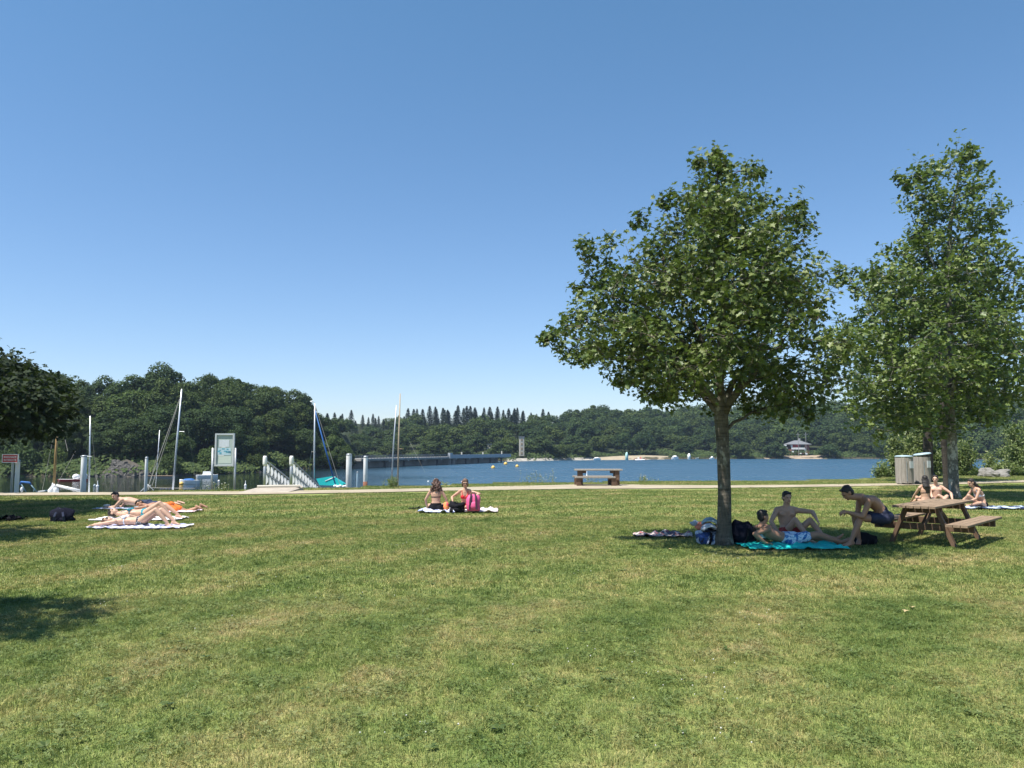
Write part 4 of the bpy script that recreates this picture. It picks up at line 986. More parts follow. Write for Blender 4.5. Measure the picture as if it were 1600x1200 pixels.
def mast_pair(label, bu, bv, tu, tv, D, mr, mm, ex=None, st=()):
    b = W(bu, bv, D); t = W(tu, tv, D)
    root = thing('sailing_dinghy', label, 'sailing boat', (b.x, D, WATER_Z))
    m, dk = hull_verts((b.x, D, WATER_Z), 3.6, 1.4, .30, .3); m.build('hull', HULLW, root, True); deck_mesh(dk).build('deck', HULLW, root, True)
    M().tube([(b.x, D, WATER_Z + .2), lerp(b, t, .5), t], [mr, mr, mr * .6], 8).build('mast', mm, root, True)
    if ex:
        m = M()
        for a, c, r in ex: m.tube([W(*a, D), W(*c, D)], r, 6)
        m.build('boom', WOOD, root, True)
    for a, c in st: M().tube([W(*a, D), W(*c, D)], .009, 4).build('stay', ROPE, root)
mast_pair('dinghy whose light brown mast is the taller of the two in mid-photo', 621, 757, 625.3, 615, 52, .055, mat('tan_spar', (.38, .30, .20), .6, .1), [((622.5, 701), (630, 702), .035)], [((640, 690), (664, 738))])
mast_pair('dinghy whose leaning grey mast is the shorter of the two in mid-photo', 610.5, 754, 619.5, 633, 55, .055, STEEL)

def motorboat(label, u, v, D, L_, Wd, H, rz, hull_m, cover=None, cabin=True, extra=None, name='motor_boat'):
    b = W(u, v, D); b.z = WATER_Z; root = thing(name, label, 'boat', b)
    m, dk = hull_verts(b, L_, Wd, H, rz); m.build('hull', hull_m, root, True); deck_mesh(dk).build('deck', HULLW, root, True)
    R = Matrix.Rotation(rz, 3, 'Z')
    if cabin:
        m = M(); q = b + Vector((0, 0, H + .01)); l, w, h = L_ * .2, Wd * .33, .5
        vs = [q + R @ Vector(p) for p in ((-l, -w, 0), (l * 1.5, -w * .8, 0), (l * 1.5, w * .8, 0), (-l, w, 0), (-l * .9, -w * .8, h), (l * .5, -w * .7, h), (l * .5, w * .7, h), (-l * .9, w * .8, h))]
        m.add(vs, [(0, 1, 5, 4), (1, 2, 6, 5), (2, 3, 7, 6), (3, 0, 4, 7), (4, 5, 6, 7)]); m.build('cabin', HULLW, root)
    if cover:
        m = M(); m.blob(b + Vector((0, 0, H)), (L_ * .33, Wd * .4, .22), R, seed=3, amp=.2, n=14, m=8); m.build('cover', cover, root, True)
    if extra: extra(root, b, R)
    return root
def outboard(root, b, R, L_=4):
    m = M(); q = b + R @ Vector((-L_ / 2 - .15, 0, .6)); m.box(q, (.3, .26, .42), R, .05); m.tube([q, q - V(0, 0, .8)], .05, 6); m.build('outboard_motor', BLACKC, root, True)
D0 = 4920 / (755.5 - 702)
motorboat('small white motor boat with a blue cover, moored in the calm cove', 295.5, 752, D0, 2.25, 1.2, .42, math.pi, HULLW, BLUE, False)
p = G(282.5, 756.5, WATER_Z); p.y -= .5
def buoy(label, u, v, D, r, mm, cone=0, name='mooring_buoy', group=None):
    p = W(u, v, D); root = thing(name, label, 'buoy', (p.x, D, WATER_Z), 0, group)
    prof = [(r * .3, -r * .4), (r * .85, -r * .1), (r, r * .35), (r * .85, r * .9), (r * .4, r * 1.25)] + ([(r * .3, r * 2.2), (r * .18, r * 3.4), (.02, r * 4.0)] if cone else [(r * .12, r * 1.4)])
    M().lathe((p.x, D, WATER_Z), prof, 14).build('float', mm, root, True)
    M().tube([(p.x - r * .12, D, WATER_Z + prof[-1][1]), (p.x, D, WATER_Z + prof[-1][1] + r * .25), (p.x + r * .12, D, WATER_Z + prof[-1][1])], r * .05, 5).build('ring', STEEL, root)
    return root
def wD(v): return 4.0 * F / (v - 702)
buoy('yellow buoy tied to the small blue-covered motor boat', 283.5, 755, wD(756.5), .24, YEL)
buoy('white cone-topped buoy, the right one of two beside the left pile', 152.5, 758, wD(760), .16, HULLW, 1)
buoy('small grey-blue buoy just left of the white cone-topped buoy', 148, 757, wD(759), .15, mat('grey_blue_plastic', (.3, .36, .4), .5, .1))
buoy('small white buoy seen under the notice board', 342, 750, wD(751.5), .13, HULLW)
buoy('white cone-topped buoy between the notice board and the gangway', 383.5, 757, wD(758.5), .14, HULLW, 1)
buoy('large white cone-topped buoy above the curly-haired woman', 679.3, 757, wD(758), .20, HULLW, 1)
buoy('small pale buoy left of the curly-haired woman\'s head', 669, 751, wD(752.5), .12, HULLW)
buoy('small pink buoy just above the woman in red', 721.5, 751, wD(753), .11, mat('pink_plastic', (.6, .4, .36), .5, .1))
buoy('white buoy seen under the top of the far picnic table', 917, 744, wD(745.5), .22, HULLW, 1)
buoy('yellow buoy, the leftmost of the three off the end of the dam', 770.5, 729, wD(731.5), .42, YEL, group=None)
buoy('yellow buoy close to the end of the dam, middle of the three', 790, 724.5, wD(725.8), .5, YEL)
buoy('yellow buoy, the rightmost of the three off the end of the dam', 808, 727.5, wD(729.5), .40, YEL)
motorboat('little white boat moored under the trees left of the notice board', 324, 743, wD(746), 2.9, 1.1, .38, .1, HULLW, None, True)
def seats(root, b, R):
    m = M(); m.blob(b + Vector((.3, 0, .55)), (.5, .3, .32), amp=.4, seed=2); m.blob(b + Vector((1.4, 0, .6)), (.35, .3, .38), R, amp=.5, seed=5); m.build('seat', HULLW, root, True)
motorboat('low red boat with white seats in the cove at the left', 115, 747, wD(751), 3.6, 1.1, .22, .0, REDP, None, False, seats, 'rowing_boat')
def far_pontoon():
    a, b = G(226, 746.5, WATER_Z), G(272, 746.5, WATER_Z); root = thing('wooden_jetty', 'long narrow wooden jetty floating in front of the stone slope', 'jetty', (a + b) / 2)
    n = 12
    for i in range(n):
        p = lerp(a, b, (i + .5) / n); M().box(p + V(0, 0, .28), ((b - a).length / n * .94, 1.3, .07)).build('plank', WOOD, root)
    M().box((a + b) / 2 + V(0, 0, .1), ((b - a).length, 1.1, .26)).build('float', WOOD_G, root)
far_pontoon()
def bimini():
    D = 50; root = thing('covered_dinghy', 'small boat with a blue folded canopy frame next to the red sign', 'boat', (W(44, 765, D).x, D, WATER_Z))
    b = V(W(46, 765, D).x, D, WATER_Z); m, dk = hull_verts(b, 2.6, 1.2, .45, .1); m.build('hull', HULLW, root, True); deck_mesh(dk).build('deck', HULLW, root, True)
    m = M(); m.tube([W(31, 757, D), W(33, 753, D), W(46, 754, D), W(48, 757, D)], .06, 6); m.build('canopy', BLUE, root, True)
    m = M(); m.tube([W(47, 756, D), W(58, 769, D)], .035, 6); m.tube([W(33, 756, D), W(41, 769, D)], .03, 6); m.tube([W(52, 768, D), W(54, 764, D)], .03, 6); m.build('canopy_frame', mat('grey_blue_tube', (.12, .22, .27), .5, .1), root, True)
    m = M(); m.blob(W(34, 765, D), (.09, .08, .17)); m.build('fender', WHITE, root, True)
    m = M(); m.beam(W(61, 768, D), W(72, 766.5, D), .25, .08); m.build('board', WHITE, root)
bimini()
def x_teal(root, b, R):
    m = M(); m.blob(b + V(.5, 0, .95), (.9, .45, .3), seed=1, amp=.15); m.build('canopy', HULLW, root, True)
    m = M()
    for dx, h in ((.9, .25), (1.55, .45), (1.75, .3)): m.blob(b + V(dx, -.2, .8 + h * .3), (.09, .09, h * .5))
    m.build('fender', HULLW, root, True); outboard(root, b + V(4.1, 0, .1), R, 4)
bq = wD(760)
motorboat('white and teal motor boat seen through the gangway rails', 474, 752, 58, 3.3, 1.5, .75, 3.1, TEAL, None, True, x_teal)
motorboat('white boat with a rounded top seen through the left gangway rail', 436, 752, 60, 1.9, 1.2, .6, 0, HULLW, HULLW, True)

# ------------------------------------------------------------------ dam bridge
def dam():
    A = G(522, 733.5, WATER_Z); B = G(797, 722.2, WATER_Z); d = (B - A); ln = d.length; x = d.normalized(); y = V(-x.y, x.x, 0)
    root = thing('dam_bridge', 'long low grey concrete dam with a railed roadway across the lake', 'bridge', A)
    top = .42
    P = lambda s, o, z: A + x * s + y * o + V(0, 0, z - A.z)
    M().beam(P(10, 2.4, top - .9), P(ln, 2.4, top - .9), 4.6, .55).build('deck', CONC, root)
    M().beam(P(10, 3.8, -1.9), P(ln - 2, 3.8, -1.9), 1.2, 3.3).build('dam_wall', mat('pale_grey_concrete', (.36, .37, .37), .9, .2, .3, dirt=(.2, .2, .2)), root)
    M().beam(P(ln * .56, .0, top - .55), P(ln + .5, .0, top - .55), .25, .95).build('parapet', mat('bluish_concrete', (.34, .36, .38), .8, .1, .5), root)
    M().beam(P(10, 0, top - .8), P(ln * .555, 0, top - .8), .2, .3).build('edge_beam', CONC, root)
    n = 11
    for i in range(n):
        s = ln * (i + .5) / n; M().beam(P(s, 1.2, -3.2), P(s, 1.2, top - 1.1), .5, .7, up=(0, 1, 0)).build('pier', mat('dark_pier', (.10, .10, .105), .9, .3, 1), root)
        M().beam(P(s, 1.9, top - 1.3), P(s, -.1, top - 1.3), .5, .3).build('bracket', CONC, root)
    for s in (ln * .565, ln * .59): M().beam(P(s, .6, -3.2), P(s, .6, top - .8), .7, .5, up=(0, 1, 0)).build('pier', CONC, root)
    M().box(P(ln * .553, -.1, top - .3), (1.6, .6, 1.4), Matrix((x, y, V(0, 0, 1))).transposed()).build('gate_housing', mat('bluish_concrete', (0, 0, 0)), root)
    for zz in (top + .0, top - .28, top - .52):
        for o in (0.02, 4.5): M().beam(P(10, o, zz), P(ln * .55, o, zz), .07, .07).build('rail', mat('dark_railing', (.14, .15, .16), .6, .2), root)
    k = 34
    for i in range(k): s = 10 + (ln * .55 - 10) * i / (k - 1); M().beam(P(s, .02, top - .8), P(s, .02, top + .03), .09, .09, up=(0, 1, 0)).build('railing_post', mat('dark_railing', (0, 0, 0)), root)
    for s, h in ((ln * .63, 1.0), (ln * .78, .9), (ln * .93, 1.3)): M().beam(P(s, .1, top - .2), P(s, .1, top + h * .6), .35, .35, up=(0, 1, 0)).build('lamp_stub', CONC_W, root)
dam()
for i, (u, D, h, lab) in enumerate(((531, 160, 5.5, 'leafy tree at the left end of the dam, behind the thick pile'), (522, 163, 7.0, 'taller leafy tree just left of the dam\'s left end'), (538, 166, 3.6, 'low shrub where the dam meets the wooded bank'))):
    place_tree(NEARW if i < 2 else BUSH, px_x(u, D), D + 2, h, 1.1, lab, None, 'broadleaf_tree' if i < 2 else 'shore_shrub', trunk=i < 2)

# ------------------------------------------------------------------ tower, hut, house on the far shore
def tower():
    D = 272; c = W(815, 700, D); g = ground(c.x, D); zt = W(815, 684, D).z; w = 1.75
    root = thing('lookout_tower', 'narrow pale concrete tower with a dark cap, in the trees past the dam', 'tower', (c.x, D, g))
    zb = W(815, 706, D).z; zb = min(zb, g + .5)
    M().box((c.x, D, (zb + zt) / 2), (w, 1.6, zt - zb)).build('wall', mat('pale_tower', (.5, .46, .38), .9, .15, .8), root)
    M().box((c.x, D, zt + .25), (w + .3, 1.9, .5)).build('roof', mat('dark_cap', (.10, .11, .12), .8, .2), root)
    n = 4
    for i in range(n):
        z = lerp(zb + 1, zt - .7, i / (n - 1)); M().box((c.x + .05, D - .84, z), (.55, .08, .8)).build('window', mat('recess_brown', (.26, .2, .13), .8, .2), root)
    for s in (-1, 1): M().box((c.x + .05 + s * .36, D - .86, (zb + zt) / 2), (.08, .1, (zt - zb) * .9)).build('rail', WOOD_G, root)
    for i, (u, v, h) in enumerate(((764, 698, 2.0),)):
        D2 = 285; c = W(u, v, D2); r2 = thing('hut', 'small beige hut behind the middle of the dam parapet', 'hut', (c.x, D2, c.z - 1.2))
        M().box((c.x, D2, c.z), (2.0, 2, 1.9)).build('wall', CONC_W, r2); M().box((c.x, D2, c.z + 1.05), (2.3, 2.3, .2)).build('roof', GLASS, r2); M().box((c.x + .3, D2 - 1.02, c.z + .3), (.9, .05, .7)).build('window', GLASS, r2)
tower()
def house():
    D = 341; L0 = W(1235, 700, D).x; R0 = W(1266, 700, D).x; z = lambda v: W(1250, v, D).z
    cx = (L0 + R0) / 2; base = z(709)
    root = thing('lake_house', 'lakeside house with a grey hipped roof, red upper floor and white balcony', 'house', (cx, D, base))
    w = R0 - L0; dp = 7.5
    M().box((cx, D + dp / 2, (base + z(694.5)) / 2), (w * .92, dp, z(694.5) - base)).build('wall', mat('brown_red_wall', (.26, .10, .08), .8, .2), root)
    e = z(694.3); rz_ = z(688); m = M(); a = w * .56
    m.add([(cx - a, D - .8, e), (cx + a, D - .8, e), (cx + a, D + dp + .8, e), (cx - a, D + dp + .8, e), (cx - a * .25, D + dp / 2, rz_), (cx + a * .25, D + dp / 2, rz_)], [(0, 1, 5, 4), (1, 2, 5), (2, 3, 4, 5), (3, 0, 4), (3, 2, 1, 0)])
    rf = m.build('roof', mat('grey_slate', (.15, .155, .165), .7, .15, 1), root)
    M().box((cx + 1.0, D + dp / 2, rz_ + .2), (.7, .7, 1.4)).build('chimney', CONC, rf)
    M().box((cx - 1.1, D - .35, z(700.8)), (w * .68, .2, .8)).build('balcony', WHITE, root)
    for x, ww in ((-2.9, .9), (-1.5, 1.0)): M().box((cx + x, D - .03, z(697)), (ww, .1, 1.25)).build('shutter', REDP, root)
    M().box((cx - 3.7, D - .03, z(697)), (.8, .1, 1.2)).build('white_panel', WHITE, root)
    for x, zz, ww, hh in ((1.0, 697, 1.6, 1.2), (-1.6, 703.6, 1.8, .9), (.9, 704, .9, 1.5)): M().box((cx + x, D - .05, z(zz)), (ww, .14, hh)).build('window', GLASS, root)
    M().box((cx + 1.9, D - .06, z(704)), (.8, .15, 1.8)).build('pillar', WHITE, root)
    for u, t in ((1247.5, 676), (1259.5, 675.5)):
        x = W(u, 700, D - 4).x; r2 = thing('utility_pole', 'grey utility pole with a crossbar, %s of the two before the lake house' % ('left' if u < 1250 else 'right'), 'pole', (x, D - 4, ground(x, D - 4)))
        M().tube([(x, D - 4, ground(x, D - 4) - .3), (x, D - 4, W(u, t, D - 4).z)], .10, 6).build('shaft', mat('pole_grey', (.26, .26, .25), .8, .1), r2)
        M().beam((x - .9, D - 4, W(u, t + 3, D - 4).z), (x + .9, D - 4, W(u, t + 3, D - 4).z), .15, .15).build('crossbar', mat('pole_grey', (0, 0, 0)), r2)
    for i, (u, v, s) in enumerate(((1227, 696, .9), (1229, 700, .7), (1238.5, 705.5, .8), (1251, 708.5, .6), (1260, 709, .7))):
        p = W(u, v, D - 5 - i); m = M(); m.box(p, (s * 1.0, s * .8, s * .7)); tag(m.build('garden_box', WHITE), ['white shed peeking from the trees left of the lake house', 'small white box below the shed left of the lake house', 'white parasol box at the foot of the lake house balcony', 'little white box on the lawn under the lake house', 'little white box right of the lake house lawn'][i], 'box')
house()
# beaches on the far shore
def strip(name, pts, mm, lab, cat=None, kind=None, h=.35):
    m = M()
    for i, (u, w) in enumerate(pts):
        D = shore((u - 800) / F); x = px_x(u, D); jit = .5 * noise.noise(Vector((u * .2, 0, 0)))
        m.v += [(x, D - 1.2 + jit, WATER_Z - .12), (x * (D + w * .4) / D, D + w * .4, WATER_Z + h + .1 * jit), (x * (D + w) / D, D + w, max(ground(x, D + w) + .1, WATER_Z + h + .2))]
        if i: k = (i - 1) * 3; m.f += [(k, k + 3, k + 4, k + 1), (k + 1, k + 4, k + 5, k + 2)]
    tag(m.build(name, mm, None, True), lab, cat, kind=kind)
SAND = mat('pale_sand', (.34, .28, .19), .95, .15, .3)
strip('beach', [(u, 2.5 + 3 * math.sin((u - 918) / 125 * math.pi)) for u in range(918, 1044, 5)], SAND, None, kind='structure', h=.5)
strip('shore_rocks', [(u, 2.0) for u in range(792, 925, 4)], mat('shore_stone', (.36, .33, .28), .95, .4, .6, bmp=.8, bdist=.3), None, kind='structure', h=.75)
strip('garden_bank', [(u, 3 + 6 * math.sin((u - 1192) / 112 * math.pi)) for u in range(1192, 1305, 5)], mat('bank_earth', (.30, .23, .16), .95, .3, .3), None, kind='structure', h=.7)
# riprap slope in the cove: each large stone is its own, small ones joined
def riprap():
    r = random.Random(8); root = thing('riprap_slope', 'slope of loose grey stones at the water in the wooded cove', 'stone slope', (G(190, 745, WATER_Z)))
    small = M(); meshes = []
    for s in range(6):
        m = M(); m.blob((0, 0, 0), (1, .8, .65), seed=s, amp=.55, n=6, m=5, freq=1.3); me = bpy.data.meshes.new('rock'); me.from_pydata(m.v, [], m.f); me.materials.append(STONE); meshes.append(me)
    n = 0
    for i in range(560):
        px = r.uniform(172, 240) if i < 400 else r.choice((r.uniform(120, 180), r.uniform(240, 470))); t = r.random() ** .8
        top = interp(px, [120, 172, 182, 200, 222, 240, 470], [.25, .5, 2.9, 2.3, 1.3, .4, .4]); D = shore((px - 800) / F) + 0.4 + t * top * 1.1 - .6
        x = px_x(px, D); z = WATER_Z - .1 + t * top * .85; s = r.uniform(.22, .42) * (1.25 if t < .3 else 1)
        if s > .40 and i < 400 and n < 120:
            o = bpy.data.objects.new('rock', meshes[i % 6]); COL.objects.link(o); o.parent = root; o.location = Vector((x, D, z)) - root.location; o.scale = (s * 1.2,) * 3; o.rotation_euler = (r.random(), r.random(), r.random() * 6); n += 1
        else: small.blob((x, D, z), (s, s * .8, s * .7), Matrix.Rotation(r.random() * 6, 3, 'Z'), seed=i, amp=.5, n=6, m=4, freq=1.3)
    o = small.build('rubble', STONE, root); o['kind'] = 'stuff'
    tag(root)
    m = M(); vs = []      # earth behind the stones
    for px in range(160, 246, 6):
        D = shore((px - 800) / F); top = interp(px, [160, 182, 200, 222, 245], [1, 3.0, 2.4, 1.4, .5]); x = px_x(px, D); vs.append(((x, D - .8, WATER_Z - .3), (x, D + top * 1.1, WATER_Z + top * .85)))
    for a, b in vs: m.v += [a, b]
    m.f = [(i * 2, i * 2 + 2, i * 2 + 3, i * 2 + 1) for i in range(len(vs) - 1)]
    tag(m.build('stony_bank', mat('bank_rubble', (.07, .06, .045), .95, .4, .9, bmp=.8, bdist=.3)), kind='structure')
riprap()
def boulders():
    for i, (u, v, w, h, lab) in enumerate(((1540, 742.5, .7, .5, 'pale grey boulder half hidden in scrub, left of the sloping boulder'), (1563, 742.5, 1.1, .38, 'large sloping grey boulder beside the willow scrub at the right'), (1548, 744, .7, .4, 'small grey boulder in front of the gap between two larger ones'))):
        D = 50.5 - i * .3; p = W(u, v, D); m = M(); m.blob((p.x, D, ground(p.x, D) + h * .35), (w * .55, .6, h * .8), Matrix.Rotation(-.35 if i == 1 else 0, 3, 'Y'), seed=i + 4, amp=.45, n=14, m=9, freq=1.4)
        tag(m.build('boulder', mat('boulder_grey', (.19, .18, .16), .95, .25, 2, bmp=.7, bdist=.05)), lab, 'boulder')
boulders()
# little boats along the far shore
def far_boat(label, u, v, wpx, hull_m, top=None, name='far_boat', hh=.6, topc=(.7, .5)):
    D = min(wD(v), shore((u - 800) / F) - 2); L_ = wpx / F * D; b = V(px_x(u, D), D, WATER_Z); root = thing(name, label, 'boat', b)
    m, dk = hull_verts(b, L_, max(1.2, L_ * .4), hh, .05); m.build('hull', hull_m, root, True); deck_mesh(dk).build('deck', HULLW, root, True)
    if top: M().blob(b + V(0, 0, hh + topc[1] * .5), (L_ * topc[0] / 2, .8, topc[1]), amp=.25).build('canopy', top, root, True)
far_boat('long flat white boat beached at the left end of the far sand', 932, 718.5, 12, HULLW, HULLW, topc=(.7, .3))
far_boat('pale turquoise tent-like boat by the far sand', 978.5, 718, 5, mat('pale_aqua', (.35, .55, .52), .5, .1), mat('pale_aqua', (0, 0, 0)), topc=(1, 1.6))
far_boat('white motor boat under the trees right of the far sand', 1053.5, 717.8, 11, HULLW, HULLW, hh=.8)
far_boat('white boat with a mushroom-shaped canopy under the far trees', 1075.5, 717.5, 4.5, HULLW, HULLW, topc=(1.1, 1.2))
far_boat('tiny grey boat left of the trunk of the near oak', 1088, 717.5, 5, mat('grey_boat', (.4, .42, .42), .5, .1))
far_boat('small white open boat close left of the near oak\'s trunk', 1111, 717.6, 8, HULLW, HULLW, hh=.5, topc=(.5, .5))
far_boat('tiny pale boat touching the left edge of the oak\'s trunk in view', 1120, 717.4, 3, mat('grey_boat', (0, 0, 0)), mat('grey_boat', (0, 0, 0)), topc=(.8, .9))
def pedalo():
    D = wD(719.3); b = V(px_x(999, D), D, WATER_Z); root = thing('pedal_boat', 'pink and white pedal boat with people aboard off the far sand', 'pedal boat', b)
    m = M(); m.blob(b + V(0, -.6, .2), (2.0, .35, .35)); m.blob(b + V(0, .6, .2), (2.0, .35, .35)); m.build('float', HULLW, root, True)
    M().box(b + V(0, 0, .5), (2.2, 1.3, .15)).build('deck', mat('pink_plastic', (0, 0, 0)), root)
    for i, (dx, mm) in enumerate(((-1.9, 'skin'), (-.6, 'w'), (.3, 'r'), (1.9, 'skin'))):
        q = b + V(dx, -.2 if i % 2 else .2, .35 if mm == 'skin' else .75)
        pm = mat('far_skin', (.5, .3, .2), .7, .1); m = M(); m.blob(q, (.22, .16, .36)); m.blob(q + V(0, 0, .45), (.11, .12, .14)); m.tube([q + V(-.2, 0, .2), q + V(-.35, -.2, -.1)], .06, 5); m.tube([q + V(.2, 0, .2), q + V(.35, -.2, -.1)], .06, 5)
        o = m.build('person', pm if mm == 'skin' else (WHITE if mm == 'w' else REDP), None, True)
        tag(o, ['distant bather at the left end of the pedal boat', 'distant person in white on the pedal boat', 'distant person in red sitting on the pedal boat', 'distant bather at the right end of the pedal boat'][i], 'person')
pedalo()

# weeds and dry flower stems on the crest of the bank
def weeds(label, u0, u1, hmin, hmax, n, seed, white=True, bushy=False):
    r = random.Random(seed); st = M(); fl = M(); rg = np.random.default_rng(seed); LP = []
    c = (u0 + u1) / 2; D = crest((c - 800) / F) - .1
    root = thing('weed_clump', label, 'weeds', (px_x(c, D), D, 0))
    for i in range(n):
        u = r.gauss(c, (u1 - u0) / 4); D = crest((u - 800) / F) + r.uniform(-.9, .3); h = r.uniform(hmin, hmax); b = V(px_x(u, D), D, -.03); t = b + V(r.uniform(-.12, .12), r.uniform(-.1, .1), h)
        st.tube([b, lerp(b, t, .5) + V(r.uniform(-.03, .03), 0, 0), t], [.006, .005, .003], 4, False)
        for k in range(8 if not bushy else 26): LP.append(lerp(b, t, r.random()) + V(r.gauss(0, .04), r.gauss(0, .04), 0))
        if white and r.random() < .75: fl.blob(t, r.uniform(.013, .026), n=6, m=4, seed=i, amp=.4)
    LP = np.array([tuple(p) for p in LP]); v_, f_, ti = scatter(LEAF2_V * [1, .5, 1], LEAF2_F, LP - np.array(root.location), frames(rg.normal(size=LP.shape) + [0, 0, .5], rg), .05 + .06 * rg.random(len(LP)), rg.random(len(LP)))
    link_mesh('foliage', arr_mesh('foliage', v_, f_, LEAF_SHRUB, ti), root)
    st.build('stem', mat('dry_stem', (.25, .22, .10), .9, .2), root)
    if white and fl.v: tag(fl.build('flower', mat('white_petals', (0, 0, 0)), root, True), kind='stuff')
weeds('weeds with white flower heads on the bank left of the far picnic table', 822, 872, .25, .75, 26, 1)
weeds('weeds with white flowers right of the far picnic table', 990, 1022, .15, .45, 22, 2)
weeds('leafy green weed clump at the foot of the two masts', 606, 626, .25, .6, 26, 3, False, True)
weeds('thin weeds on the bank below the notice board', 325, 372, .1, .4, 18, 4, True)
weeds('leafy weed behind the far picnic table', 912, 930, .2, .45, 10, 5, False)
weeds('low weed beside the curly-haired woman at the bank', 690, 700, .15, .3, 8, 6, False)

# ------------------------------------------------------------------ picnic tables
def leg_beam(a, b, w, h, name, root, mm=WOOD_D, up=(0, 1, 0)): return M().beam(a, b, w, h, up=up, ch=.008).build(name, mm, root)
def picnic(label, c, yaw, Lt, Wt, th, bh, bw, boff, nplank, nb, fsp, name='picnic_table'):
    root = thing(name, label, 'picnic table', c, yaw); r = random.Random(int(Lt * 100))
    # local x along the planks, y across
    def bd(m, nm, mm): return m.build(nm, mm, root, world=False)
    pw = Wt / nplank
    for i in range(nplank):
        y = -Wt / 2 + pw * (i + .5); bd(M().box((r.uniform(-.015, .015), y, th - .022 + r.uniform(-.002, .002)), (Lt + r.uniform(-.02, .02), pw - .014, .042), None, .006), 'tabletop_plank', WOOD)
    for s in (-1, 1):
        for i in range(nb):
            w = bw / nb; y = s * boff + (i - (nb - 1) / 2) * w
            bd(M().box((r.uniform(-.01, .01), y, bh - .022), (Lt + r.uniform(-.02, .02), w - .012, .042), None, .006), 'bench_plank', WOOD)
    for e in (-1, 1):
        x = e * fsp / 2
        bd(M().beam((x, -Wt / 2 + .04, th - .1), (x, Wt / 2 - .04, th - .1), .07, .11), 'top_beam', WOOD_D)
        bd(M().beam((x, -boff - bw / 2 + .02, bh - .105), (x, boff + bw / 2 - .02, bh - .105), .07, .12), 'bench_beam', WOOD_D)
        for s in (-1, 1):
            bd(M().beam((x + e * .075, s * (Wt / 2 - .12), th - .05), (x + e * .075, s * (boff - .12), -.06), .07, .115, up=(1, 0, 0)), 'leg', WOOD_D)
    for e in (-1, 1): bd(M().beam((e * fsp / 2 * .95, 0, bh - .07), (e * .12, 0, th - .07), .06, .09), 'brace', WOOD_D)
    return root
picnic('brown wooden picnic table with attached benches, nearest, at the right', (8.08, 15.2, 0), math.atan2(.73, .68), 2.6, .74, .74, .44, .36, .68, 6, 3, 1.55)
def far_table():
    D = CAM_Z * F / (759.3 - 702); p = lambda u, v: W(u, v, D)
    root = thing('picnic_table', 'far weathered picnic table with slab legs standing on the path edge', 'picnic table', (p(936, 759).x, D, 0))
    x0, x1 = p(899, 740).x, p(973, 740).x; zt = p(930, 733).z; cx = (x0 + x1) / 2
    for i in range(5): M().box((cx, D + .1 + i * .16, zt - .04), (x1 - x0, .15, .07), None, .008).build('tabletop_plank', WOOD_G, root)
    zb = p(930, 744.5).z
    for s in (-1, 1):
        for i in range(2): M().box((cx - .22, D + .42 + s * .68 + i * .17 - .08, zb - .03), (x1 - x0 - .35, .16, .07), None, .008).build('bench_plank', WOOD_G, root)
    for u0, u1 in ((904, 911), (961, 968.5)):
        xa, xb = p(u0, 740).x, p(u1, 740).x; xm = (xa + xb) / 2
        for yy in (.18, .66): M().box((xm, D + yy, (zt - .07) / 2), (xb - xa, .2, zt - .08), None, .01).build('leg', WOOD_D, root)
        M().box((xm + (.2 if u0 < 930 else -.2), D + .42, zt - .14), (.14, .6, .12)).build('bracket', WOOD_D, root)
        for s in (-1, 1): M().box((xm - (.12 if u0 < 930 else .22), D + .42 + s * .66, (zb - .07) / 2), (.2, .26, zb - .08), None, .01).build('bench_leg', WOOD_D, root)
        M().box((xm, D + .42, zb - .12), (.09, 1.5, .1)).build('bench_beam', WOOD_D, root)
far_table()

# ------------------------------------------------------------------ slatted bins
def bin_(label, u, v, w, h, rz, lid, seed):
    p = G(u, v); root = thing('slatted_bin', label, 'bin', p, rz); r = random.Random(seed); n = 6; R = w / 2
    ring = []
    # eight-sided barrel of upright boards
    N_ = 16
    for i in range(N_):
        a = 2 * math.pi * (i + .5) / N_; c = V(math.cos(a) * R * .97, math.sin(a) * R * .97, h / 2 + .05); Rm = Matrix.Rotation(a, 3, 'Z')
        M().box(c + V(0, 0, r.uniform(-.015, .015)), (.03, 2 * R * math.sin(math.pi / N_) * .98, h - .08), Rm, .006).build('slat', WOOD_G, root, world=False)
    M().lathe((0, 0, .02), [(R * .85, 0), (R * .88, .1)], 16).build('base', BLACKC, root, world=False)
    m = M(); m.lathe((0, 0, 0), [(R * 1.02, 0), (R * 1.08, .03), (R * .9, .07), (R * .2, .09)], 20)
    o = m.build('lid', mat('pale_blue_lid', (.36, .47, .52), .45, .1, 2, bmp=.05), root, True, world=False); o.location = (0, 0, h + .03) if not lid else (.06, 0, h + .12); o.rotation_euler = (0, -.14 if lid else 0, 0)
    M().box((R * .45, -R * .94, h * .74), (.24, .03, .34), Matrix.Rotation(.42, 3, 'Z')).build('notice', mat('faded_notice', (.55, .57, .58), .6, .15, 6, bmp=0), root, world=False)
    M().box((-.2 * R, -R * 1.03, h * .5), (.025, .03, h * .72)).build('strap', STEEL, root, world=False)
bin_('wooden slatted litter bin with a flat pale blue lid, the left one', 1414, 757.6, .80, 1.34, 0, False, 1)
bin_('wooden slatted litter bin with a raised pale blue lid, the right one', 1441, 756.6, .80, 1.36, 0, True, 2)
